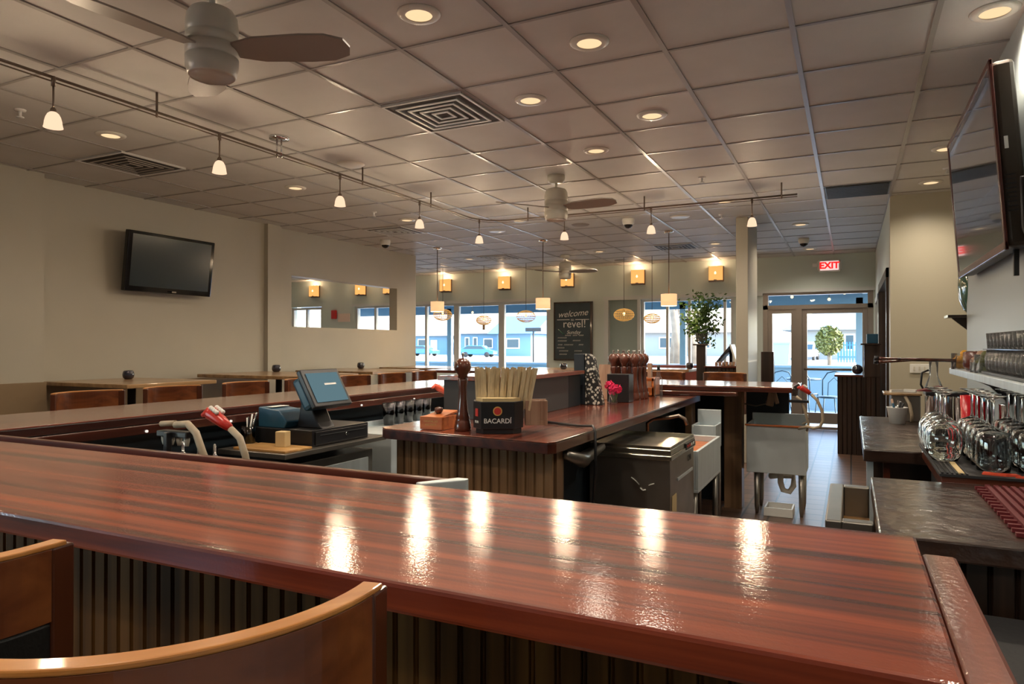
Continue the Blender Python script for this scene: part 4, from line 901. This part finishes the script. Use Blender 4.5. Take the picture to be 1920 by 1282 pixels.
f = MB(); f.box(-2.82,3.35,.55,-2.42,5.4,.86).box(-2.82,3.35,.86,-2.80,5.4,.89); f.build('bin_body', M['steel'], ws, .004)
for x_, y_ in ((-2.8,3.4),(-2.45,3.4),(-2.8,5.35),(-2.45,5.35)): MB().cyl((x_,y_,0),(x_,y_,.55),.02,10).build('leg', M['steeld'], ws)
tg = None
for i in range(5):
    lb = 'dark smoky tumbler stack in the row beside the register, %s from the register' % ('first','second','third','fourth','fifth')[i]
    if tg is None:
        tg = thing('tumbler_stack', lb, 'glass', (-2.72,3.74,.861)); tg['group'] = 'dark tumblers beside the register'
        MB().lathe([(.001,0),(.034,0),(.044,.145),(.041,.145),(.031,.006),(.001,.006)],(0,0,0),20).build('tumbler', M['glassb'], tg, **L)
        MB().lathe([(.030,.008),(.038,.12),(.036,.12),(.001,.012)],(0,0,0),18).build('inner_tumbler', M['blueg'], tg, **L)
    else: dup(tg, (-2.72,3.74+i*.108,.861), 0, lb)
def sodagun(label, hose, tip, back, m, hosem='hose'):
    t = thing('soda_gun', label, 'soda gun', hose[-1])
    tip = Vector(tip); back = Vector(back); d = (back-tip); a = MB()
    a.tube([tip, tip.lerp(back,.15), tip.lerp(back,.7), back],[.020,.024,.018,.013],8); a.build('handle', M[m], t)
    h_ = MB(); up = Vector((0,0,1)); n_ = d.normalized()
    for k in range(8):
        q = tip.lerp(back,.14+.055*(k//2*1.7))+Vector((.0,-.012 if k%2 else .012,.0))+(up-n_*up.dot(n_)).normalized()*.022
        h_.sphere(q,.0075,8)
    h_.build('buttons', M['wht'], t)
    MB().tube([tip, tip-n_*.03+Vector((0,0,-.03))],[.012,.009],8).build('nozzle', M[m], t)
    MB().tube(hose,.011,8).build('hose', M[hosem], t); return t
sodagun('red soda gun with beige hose behind the near bar rail', [(-1.80,1.62,1.112),(-1.76,1.62,1.085),(-1.735,1.62,1.03),(-1.73,1.63,.95),(-1.73,1.66,.83),(-1.74,1.69,.80)], (-1.90,1.62,1.165),(-1.805,1.62,1.115),'pinkred')
m_ = MB().tube([(-2.06,1.62,1.112),(-2.0,1.62,1.118),(-1.96,1.62,1.09),(-1.93,1.62,1.03),(-1.91,1.64,.95),(-1.9,1.67,.84),(-1.9,1.69,.80)],.012,8)
tag(m_.build('beverage_hose', M['hose']), 'beige ribbed hose rising beside the red soda gun at the near bar', 'hose')
ub = thing('speed_rack', 'steel bottle rack hung behind the near bar under the hoses', 'rack', (-2.1,1.7,0))
MB().box(-2.75,1.66,.64,-1.65,1.80,.66).box(-2.75,1.79,.66,-1.65,1.80,.78).box(-2.75,1.66,.66,-1.65,1.67,.78).build('trough', M['steeld'], ub)
for x_ in (-2.7,-1.7): MB().cyl((x_,1.73,0),(x_,1.73,.64),.02,10).build('leg', M['steeld'], ub)
bt0 = None
for i in range(4):
    lb = 'liquor bottle with pour spout behind the near bar rail, %s from the side bar' % ('first','second','third','fourth')[i]
    if bt0 is None:
        bt0 = thing('liquor_bottle', lb, 'bottle', (-2.24,1.73,.661)); bt0['group'] = 'liquor bottles in the rack behind the near bar'
        MB().lathe([(.001,0),(.034,0),(.036,.02),(.036,.19),(.014,.25),(.013,.31),(.001,.31)],(0,0,0),18).build('body', M['glassb'], bt0, **L)
        MB().lathe([(.013,.31),(.013,.33),(.005,.34),(.004,.375),(.001,.376)],(0,0,0),12).build('pour_spout', M['chrome'], bt0, **L)
    else: dup(bt0, (-2.24+i*.08,1.73,.661), 0, lb)
sodagun('orange soda gun hanging at the side bar, beside the pepper mill', [(-2.68,4.56,.965),(-2.62,4.62,.95),(-2.52,4.72,.955),(-2.45,4.8,.93),(-2.45,4.82,.875)], (-2.76,4.36,1.085),(-2.70,4.55,.985),'orred')
sodagun('red soda gun with looping hose at the aisle end of the far bar', [(-.265,5.6,1.02),(-.225,5.6,.98),(-.19,5.6,.90),(-.185,5.6,.83),(-.205,5.6,.785),(-.25,5.6,.77),(-.29,5.62,.78),(-.36,5.8,.74)], (-.335,5.6,1.075),(-.27,5.6,1.025),'pinkred')
m_ = MB().tube([(-.37,5.62,1.0),(-.34,5.62,.98),(-.31,5.62,.90),(-.285,5.63,.80),(-.3,5.7,.74)],.009,8)
tag(m_.build('beverage_hose', M['hose']), 'thin hose under the aisle end of the far bar beside the sink', 'hose')
hb = thing('gun_holster', 'steel soda gun holster clamped to the aisle end of the far bar', 'holster', (-.37,5.66,1.0))
MB().obox((-.365,5.66,1.075),(.05,.07,.03),ry=R(-35)).box(-.40,5.64,1.0,-.355,5.71,1.06).build('clamp', M['chrome'], hb, .004); MB().box(-.42,5.60,.955,-.28,5.62,.975).build('arm', M['black'], hb)

t = thing('nozzle_rack', 'black rack with four pale spray nozzles behind the near bar rail', 'rack', (-2.06,1.62,1.07))
MB().box(-2.13,1.60,1.072,-1.985,1.64,1.092).box(-2.07,1.58,.67,-2.05,1.60,1.09).build('bar', M['black'], t, .003)
for k in range(4): MB().lathe([(.001,0),(.006,.0),(.010,.018),(.010,.028),(.001,.03)],(-2.115+k*.037,1.62,1.043),12).build('nozzle', M['pvc'], t)
MB().cyl((-2.13,1.62,1.112),(-2.06,1.62,1.118),.010,10).build('pale_tube', M['hose'], t)
tag(MB().box(-2.28,3.35,0,-2.10,3.75,.60).build('floor_cabinet', M['navy'], None, .004), 'low black cabinet beside the beadboard counter end', 'cabinet')
tag(MB().box(-2.29,3.34,.60,-2.09,3.76,.612).build('cabinet_cover', M['steel'], None, .002), 'pale metal cover on the low black cabinet', 'cover')
# ------------------------------------------------------------------ steel equipment in the bar well
gw = thing('glass_washer', 'stainless under counter glass washer with hinged lid and a smile mark', 'glass washer', (-1.04,3.85,0))
MB().box(-1.27,3.56,.0,-.835,4.16,.79).build('cabinet', M['steeld'], gw, .004)
MB().box(-1.28,3.55,.79,-.825,4.17,.815).box(-1.27,3.555,.815,-.83,4.165,.845).build('lid', M['steelg'], gw, .004)
MB().box(-1.265,3.56,.845,-1.255,4.16,.86).box(-.845,3.56,.845,-.835,4.16,.86).box(-1.255,3.56,.845,-.845,3.57,.86).box(-1.255,4.15,.845,-.845,4.16,.86).build('lid_rim', M['steelg'], gw)
MB().box(-.835,3.90,.80,-.822,4.13,.835).build('control_strip', M['black'], gw)
for k in range(4): MB().box(-.822,3.92+k*.05,.812,-.819,3.945+k*.05,.825).build('button', M['redprint'] if k < 2 else M['wht'], gw)
MB().tube([(-1.037,3.556,.69),(-1.015,3.556,.675),(-.995,3.556,.655)],.003,5).tube([(-.99,3.556,.640),(-.976,3.556,.627),(-.96,3.556,.632)],.004,5).tube([(-.945,3.556,.655),(-.916,3.556,.668)],.003,5).build('smile_mark', M['wht'], gw)
MB().box(-.834,3.60,.47,-.832,3.70,.60).build('label_plate', M['napkin'], gw); MB().box(-.834,3.72,.66,-.828,4.1,.675).build('door_seam', M['steel'], gw); text('lettering','CMA',.05,M['black'],gw,(-.833,4.03,.74),Matrix.Rotation(PI/2,4,'Z')@Matrix.Rotation(PI/2,4,'X'),.0005)
ib = thing('ice_bin', 'steel ice bin with wooden inner rim standing beyond the glass washer', 'bin', (-1.0,4.6,0))
f = MB(); f.box(-1.24,4.22,.50,-.82,5.0,.52).box(-1.24,4.22,.52,-1.22,5.0,.75).box(-.84,4.22,.52,-.82,5.0,.75).box(-1.22,4.22,.52,-.84,4.24,.75).box(-1.22,4.98,.52,-.84,5.0,.75); f.build('body', M['steel'], ib, .003)
MB().box(-1.21,4.25,.70,-.85,4.97,.71).build('inner_tray', M['orange'], ib)
for x_, y_ in ((-1.21,4.26),(-.85,4.26),(-1.21,4.96),(-.85,4.96)): MB().cyl((x_,y_,0),(x_,y_,.5),.018,10).build('leg', M['steeld'], ib)
s2 = thing('bar_sink', 'small steel bar sink with faucet by the square wooden post', 'sink', (-1.05,5.35,0))
f = MB(); f.box(-1.09,5.35,.60,-.91,5.60,.62).box(-1.09,5.35,.62,-1.075,5.6,.78).box(-.925,5.35,.62,-.91,5.6,.78).box(-1.075,5.35,.62,-.925,5.365,.78).box(-1.09,5.585,.62,-.91,5.60,.88); f.build('basin', M['steel'], s2, .003)
for x_, y_ in ((-1.075,5.37),(-.925,5.37),(-1.075,5.58),(-.925,5.58)): MB().cyl((x_,y_,0),(x_,y_,.6),.014,10).build('leg', M['steeld'], s2)
fc = thing('faucet', 'curved brass coloured faucet under the centre counter edge', 'faucet', (-1.15,4.9,.9))
MB().tube([(-1.23,4.6,.755),(-1.23,4.6,.86),(-1.19,4.6,.89),(-1.08,4.6,.905),(-1.02,4.6,.92),(-.98,4.6,.90),(-.965,4.6,.86)],.012,8).build('spout', M['bronze'], fc)
hs = thing('hand_sink', 'steel hand sink with exposed drain pipe under the far bar', 'sink', (-.55,6.15,0))
f = MB(); f.box(-.775,6.0,.345,-.325,6.02,.725).box(-.775,6.38,.345,-.325,6.40,.80).box(-.775,6.02,.345,-.76,6.38,.74).box(-.34,6.02,.345,-.325,6.38,.74).box(-.76,6.02,.345,-.34,6.38,.36); f.build('basin', M['steel'], hs, .004)
MB().box(-.785,5.985,.725,-.315,6.02,.738).build('front_rim', M['orange'], hs, .003); MB().obox((-.335,6.15,.765),(.04,.3,.012),ry=R(-25)).build('side_splash', M['chrome'], hs)
for x_, y_ in ((-.70,6.06),(-.36,6.06),(-.70,6.36),(-.36,6.36)): MB().tube([(x_,y_,.345),(x_,y_,.06),(x_,y_,0)],[.024,.02,.012],10).build('leg', M['steeld'], hs)
MB().tube([(-.53,6.2,.345),(-.53,6.2,.24),(-.51,6.2,.18),(-.46,6.2,.17),(-.43,6.2,.22),(-.43,6.2,.30),(-.55,6.25,.29),(-.62,6.3,.27)],.024,10).build('drain_trap', M['pvc'], hs)
f = MB(); f.box(-.64,5.98,0,-.42,5.995,.07).box(-.64,6.2,0,-.42,6.215,.07).box(-.64,5.995,0,-.625,6.2,.07).box(-.435,5.995,0,-.42,6.2,.07).box(-.625,5.995,0,-.435,6.2,.012)
tag(f.build('drip_tray', M['white'], None, .004), 'white plastic tray on the tiles under the hand sink', 'tray')
sp_ = thing('soap_shelf', 'small rack with folded cloths fixed to the panel above the hand sink', 'rack', (-.75,6.41,.9))
MB().tube([(-.86,6.41,.90),(-.86,6.34,.88),(-.74,6.33,.86),(-.66,6.34,.88),(-.66,6.41,.9)],.006,6).build('wire', M['bronze'], sp_); MB().obox((-.62,6.37,.92),(.06,.05,.12),ry=R(12)).obox((-.58,6.37,.93),(.03,.05,.10),ry=R(-14)).build('cloth', M['woodlt'], sp_, .006)

# ------------------------------------------------------------------ back counters by the right wall
CT = .96
ca = thing('back_counter', 'glossy dark back counter nearest the camera at the right wall', 'counter', (.4,2.1,0))
MB().box(.055,1.755,CT-.045,.708,2.51,CT).build('counter_top', M['backbar'], ca, .005)
m_ = MB(); bead(m_, (.07,1.80), (.70,1.80), 0, CT-.045, .045); m_.build('beadboard_front', M['dkwood'], ca); MB().box(.07,1.81,0,.70,2.50,CT-.045).build('body', M['dkwood'], ca)
tag(MB().box(.18,1.32,.0,.70,1.75,.80).build('low_cabinet', mat('brown_grey_laminate', (.10,.075,.055), .5), None, .004), 'low brown grey cabinet in front of the near back counter', 'cabinet')
tag(MB().box(.175,1.31,.80,.705,1.754,.815).build('rubber_mat', M['slate'], None, .003), 'dark rubber mat covering the low cabinet by the back counter', 'mat')
dr = thing('pulled_drawer', 'steel drawer with tan wooden inside pulled out beside the near back counter', 'drawer', (0,2.3,0))
f = MB(); f.box(-.062,2.0,.78,-.022,2.54,.925).box(-.022,2.0,.78,.052,2.04,.925).box(-.022,2.50,.78,.052,2.54,.925); f.build('drawer_front', M['steeld'], dr, .004)
MB().box(-.022,2.04,.79,.052,2.50,.83).build('wooden_inside', M['bamboo'], dr); MB().box(-.06,2.01,.0,.050,2.53,.76).build('cabinet_body', M['black'], dr)
cb = thing('back_counter', 'glossy dark back counter farther along the right wall', 'counter', (.4,3.9,0))
MB().box(.045,3.17,CT-.05,.708,4.66,CT).build('counter_top', M['backbar'], cb, .005); MB().box(.08,3.45,0,.70,4.62,CT-.05).build('body', M['dkwood'], cb)
for x_ in (.07,.13): MB().box(x_-.012,3.21,0,x_+.012,3.25,CT-.05).build('leg', M['steel' if x_ < .1 else 'edge'], cb)
MB().box(.14,3.2,.5,.70,3.44,.52).build('shelf', M['dkwood'], cb)
cm = thing('glass_counter', 'raised dark counter section carrying the inverted stem glasses', 'counter', (.45,2.85,0))
MB().box(.25,2.51,CT-.02,.708,3.17,CT+.018).build('counter_top', M['edge'], cm, .003); MB().box(.28,2.53,0,.70,3.15,CT-.02).build('body', M['dark'], cm)
MZ = CT+.03
bm = thing('bar_mat', 'black ribbed rubber bar mat under the inverted glasses', 'mat', (.45,2.9,CT+.018))
MB().box(.245,2.505,CT+.018,.70,3.24,MZ-.004).build('mat_base', M['slate'], bm)
for k in range(6): MB().box(.25+k*.013,2.51,MZ-.004,.256+k*.013,3.24,MZ).build('rib', M['black'], bm)
MB().box(.296,2.52,MZ-.003,.312,2.75,MZ+.001).build('tan_strip', M['napkin'], bm)
MB().prism([(.36,2.545),(.42,2.535),(.46,2.55),(.45,2.575),(.40,2.57),(.37,2.585)],MZ-.004,MZ+.0005).prism([(.44,2.52),(.49,2.515),(.50,2.54),(.46,2.535)],MZ-.004,MZ+.0005).build('orange_print', M['orred'], bm)
# inverted stem glasses: bowl down, foot up
rg = bpy.data.materials.new('clear_glassware'); rg.use_nodes = True; q = rg.node_tree.nodes['Principled BSDF']
q.inputs['Transmission Weight'].default_value = 1; q.inputs['Roughness'].default_value = 0; q.inputs['IOR'].default_value = 1.48; q.inputs['Base Color'].default_value = (.98,.99,.98,1); M['rglass'] = rg
def stem(kind, loc, label, src=None):
    if src: return dup(src, loc, 0, label)
    t = thing('stem_glass', label, 'glass', loc); t['group'] = 'inverted stem glasses on the bar mat'
    if kind == 'wine':
        MB().lathe([(.045,0),(.048,.03),(.047,.09),(.040,.118),(.012,.130),(.0055,.134),(.0001,.134),(.0001,.128),(.010,.127),(.038,.115),(.0445,.09),(.0455,.03),(.0425,0),(.045,0)],(0,0,0),26).build('bowl', M['rglass'], t, **L); hs_ = .133
    else:
        MB().lathe([(.038,0),(.052,.025),(.060,.06),(.056,.10),(.036,.132),(.006,.145),(.0001,.145),(.0001,.139),(.033,.129),(.0535,.098),(.0575,.06),(.0495,.026),(.0355,0),(.038,0)],(0,0,0),28).build('bowl', M['rglass'], t, **L); hs_ = .144
    MB().lathe([(.006,hs_),(.0042,hs_+.012),(.0042,.212),(.006,.220)],(0,0,0),12).build('stem', M['rglass'], t, **L)
    MB().lathe([(.0001,.219),(.006,.220),(.020,.226),(.039,.231),(.039,.233),(.0001,.234)],(0,0,0),26).build('foot', M['rglass'], t, **L)
    return t
w0 = stem('wine', (.40,2.62,MZ), 'inverted stem glass in the nearest row on the mat, beside the orange print'); b0 = stem('balloon', (.288,2.93,MZ), 'large round inverted balloon glass at the mat corner nearest the aisle')
stem('b',(.29,3.07,MZ),'large round inverted balloon glass just behind the corner one',b0)
stem('b',(.288,2.79,MZ),'large round inverted balloon glass in front of the corner one',b0)
on_ = ('first','second','third','fourth','fifth','sixth'); 
for j in range(5):
    for i in range(3):
        if (i == 0 and j == 0): continue
        x_, y_ = .40+i*.11, 2.62+j*.105
        stem('w',(x_,y_,MZ),'inverted stem glass on the mat, %s row from the camera, %s from the aisle' % (on_[j], on_[i]),w0)
# red rubber drain mat
t = thing('drain_mat', 'dark red slatted rubber mat on the near back counter', 'mat', (.5,2.13,CT))
MB().box(.35,1.84,CT,.66,2.43,CT+.008).build('mat_base', M['redmat'], t)
for k in range(15): MB().box(.35+k*.0207,1.84,CT+.008,.362+k*.0207,2.43,CT+.016).build('rib', M['redmat'], t)
for k in range(14): MB().box(.325,1.855+k*.043,CT+.001,.35,1.867+k*.043,CT+.010).build('prong', M['redmat'], t)
# upper shelf with glass rows
sh = thing('wall_shelf', 'pale steel wall shelf with black brackets carrying rows of glasses', 'shelf', (.6,3.1,1.25))
MB().box(.50,1.2,1.222,.709,4.62,1.255).build('board', M['steel'], sh, .003)
for y_ in (4.0,3.0,2.0): MB().prism([(.52,1.222),(.705,1.222),(.705,1.03),(.685,1.03),(.66,1.12),(.60,1.185)],y_,y_+.03,'y').build('bracket', M['black'], sh)
t0 = u0 = None
tag(MB().box(.525,2.2,1.256,.70,3.72,1.268).build('glass_tray', M['dkgrey'], None, .002), 'dark tray under the lower row of glasses on the wall shelf', 'tray')
tag(MB().box(.528,2.3,1.3635,.698,3.70,1.3665).build('divider_sheet', M['glassb']), 'thin clear sheet between the two tiers of glasses', 'sheet')
for j in range(17):
    for i in range(2):
        x_ = .565+i*.085; y_ = 3.66-j*.078
        la = 'round stemless glass, lower shelf tier, number %s from the far end, %s row' % (('one','two','three','four','five','six','seven','eight','nine','ten','eleven','twelve','thirteen','fourteen','fifteen','sixteen','seventeen')[j], ('front','wall')[i])
        lb = la.replace('round stemless','straight small').replace('lower','upper')
        if t0 is None:
            t0 = tag(MB().lathe([(.001,.001),(.026,.001),(.034,.02),(.036,.05),(.029,.094),(.027,.094),(.033,.05),(.031,.022),(.001,.008)],(0,0,0),20).build('stemless_glass', M['sglass']), la, 'glass', 'stemless glasses in the lower tier'); t0.location = (x_,y_,1.268)
            u0 = tag(MB().lathe([(.001,.001),(.026,.001),(.031,.068),(.029,.068),(.024,.008),(.001,.008)],(0,0,0),20).build('small_tumbler', M['sglass']), lb, 'glass', 'small tumblers in the upper tier'); u0.location = (x_,y_,1.3665)
        else:
            a_ = t0.copy(); C.objects.link(a_); a_.location = (x_,y_,1.268); a_['label'] = la
            a_ = u0.copy(); C.objects.link(a_); a_.location = (x_,y_,1.3665); a_['label'] = lb
# jars at the shelf end
def jar(name, x, y, z, r, h, fill, label, cat='jar'):
    t = thing(name, label, cat, (x,y,z))
    MB().lathe([(.001,0),(r,0),(r,h),(r-.003,h),(r-.003,.004),(.001,.004)],(x,y,z),20).build('glass_wall', M['glass'], t)
    c_ = MB()
    for k in range(7): c_.sphere((x+(r-.022)*math.cos(k*.9),y+(r-.022)*math.sin(k*.9),z+.022+.03*(k//3)),.021,8)
    c_.build('contents', M[fill], t); return t
jar('garnish_jar',.545,3.80,1.255,.036,.085,'olive','glass jar of green olives at the end of the glass rows on the shelf')
jar('garnish_jar',.545,3.93,1.255,.036,.06,'woodlt','low glass jar with pink brown garnish on the wall shelf')
jar('garnish_jar',.53,4.40,1.255,.045,.085,'yellow','glass jar of yellow lemon pieces at the far end of the shelf')
tag(MB().lathe([(.001,0),(.08,0),(.095,.02),(.095,.09),(.08,.098),(.001,.10)],(.605,4.16,1.256),26,'z').build('round_tray', M['redtv']), 'dark round wooden tray stack on the wall shelf beside the olives', 'tray')
# bottles, canisters and tools on the far back counter
j1 = thing('glass_jug', 'tall clear glass jug on the far back counter beneath the long dark tongs', 'jug', (.37,4.28,CT))
MB().lathe([(.001,0),(.04,0),(.042,.02),(.042,.20),(.02,.26),(.022,.335),(.019,.335),(.017,.26),(.038,.2),(.001,.01)],(.40,4.35,CT),22).build('jug_body', M['glass'], j1); MB().tube([(.378,4.35,1.25),(.345,4.35,1.235),(.34,4.35,1.17),(.36,4.35,1.13)],.006,6).build('jug_handle', M['black'], j1)
for k, (zz, yy, lb) in enumerate(((1.305,4.32,'upper long dark wooden muddler lying across the glass jug'),(1.305,4.37,'lower long dark wooden muddler lying across the glass jug'))):
    mu = thing('long_muddler', lb, 'muddler', (.3,yy,zz))
    zb = 1.307 if k == 0 else 1.307
    MB().tube([(.135,yy-.02,zb+.004-.02*k),(.16,yy-.02,zb+.004-.02*k),(.30,yy,zb-.004*k),(.50,yy+.02,zb-.005)],[.011,.008,.008,.010],10).build('rod', M['pep'], mu); MB().cyl((.135,yy-.02,zb+.004-.02*k),(.115,yy-.02,zb+.006-.02*k),.014,10).build('grip_end', M['black'], mu)
can0 = None
for i, (x_, y_) in enumerate(((.37,4.12),(.43,4.10),(.49,4.08),(.55,3.75),(.60,3.6))):
    lb = ('steel canister on the far back counter nearest the aisle','steel canister second from the aisle, on the far back counter','steel canister beside the red pitcher','steel canister just behind the red pitcher','steel canister nearest the wall under the shelf')[i]
    if can0 is None:
        can0 = tag(MB().lathe([(.001,0),(.03,0),(.03,.165),(.032,.17),(.028,.17),(.027,.004),(.001,.004)],(0,0,0),22).build('steel_canister', M['chrome']), lb, 'canister', 'steel canisters on the far back counter'); can0.location = (x_,y_,CT)
    else:
        a_ = can0.copy(); C.objects.link(a_); a_.location = (x_,y_,CT); a_['label'] = lb
tag(MB().box(.335,4.03,1.1305,.52,4.16,1.15).build('black_tray', M['black'], None, .004), 'black tray resting on top of three steel canisters', 'tray')
tag(MB().prism([(.30,1.151),(.44,1.151),(.42,1.172),(.40,1.178)],4.05,4.14,'y').build('maroon_cloth', M['redmat']), 'maroon folded cloth on the black tray', 'cloth')
pt_ = thing('plastic_pitcher', 'bright red plastic pitcher on the far back counter', 'pitcher', (.475,3.66,CT))
MB().lathe([(.001,0),(.034,0),(.036,.02),(.042,.20),(.039,.20),(.033,.02),(.001,.006)],(.478,3.66,CT),24).build('pitcher_body', M['redpl'], pt_); MB().tube([(.478,3.618,1.14),(.478,3.59,1.12),(.478,3.588,1.05),(.478,3.622,1.0)],.007,8).build('handle', M['redpl'], pt_)
tag(MB().lathe([(.001,0),(.045,0),(.05,.05),(.045,.13),(.03,.17),(.001,.18)],(.55,3.88,1.005),16,'z').build('blue_bag', M['ltblue']), 'light blue plastic bag bundle beside the red pitcher under the shelf', 'bag').location.z = -.045
bx = thing('condiment_bin', 'grey brown condiment bin with loaded lid tray on the far back counter', 'bin', (.27,4.48,CT))
MB().box(.20,4.42,CT,.345,4.60,1.105).build('bin_body', M['steeld'], bx, .005); MB().box(.165,4.40,1.105,.35,4.62,1.117).build('lid_tray', M['tan'], bx, .003)
MB().obox((.23,4.47,1.127),(.07,.02,.014),rz=.5).obox((.30,4.5,1.127),(.06,.03,.016),rz=-.3).build('utensils', M['white'], bx)
MB().tube([(.27,4.415,1.10),(.29,4.40,1.06),(.30,4.39,1.0),(.30,4.385,.962)],.009,8).build('looped_tube', M['hose'], bx)
bu = thing('small_bucket', 'small pale bucket of bar tools at the aisle edge of the far back counter', 'bucket', (.215,4.33,CT))
MB().lathe([(.001,0),(.037,0),(.050,.085),(.053,.088),(.048,.088),(.036,.006),(.001,.006)],(.225,4.30,CT),24).build('bucket_body', M['white'], bu)
for k in range(5): MB().cyl((.225,4.3,.98),(.225+.03*math.cos(k*1.3),4.3+.03*math.sin(k*1.3),1.07+.01*(k%3)),.006,8).build('tool', M[('black','chrome','woodlt','blueg','black')[k]], bu)

# ------------------------------------------------------------------ lettering to plain meshes
bpy.context.view_layer.update()
dg = bpy.context.evaluated_depsgraph_get()
for o in [o for o in sc.objects if o.type == 'FONT']:
    me = bpy.data.meshes.new_from_object(o.evaluated_get(dg)); nm = o.name.split('.')[0]
    q = bpy.data.objects.new('tmp', me); C.objects.link(q); q.parent = o.parent; q.matrix_local = o.matrix_local.copy()
    cu = o.data; bpy.data.objects.remove(o); q.name = nm
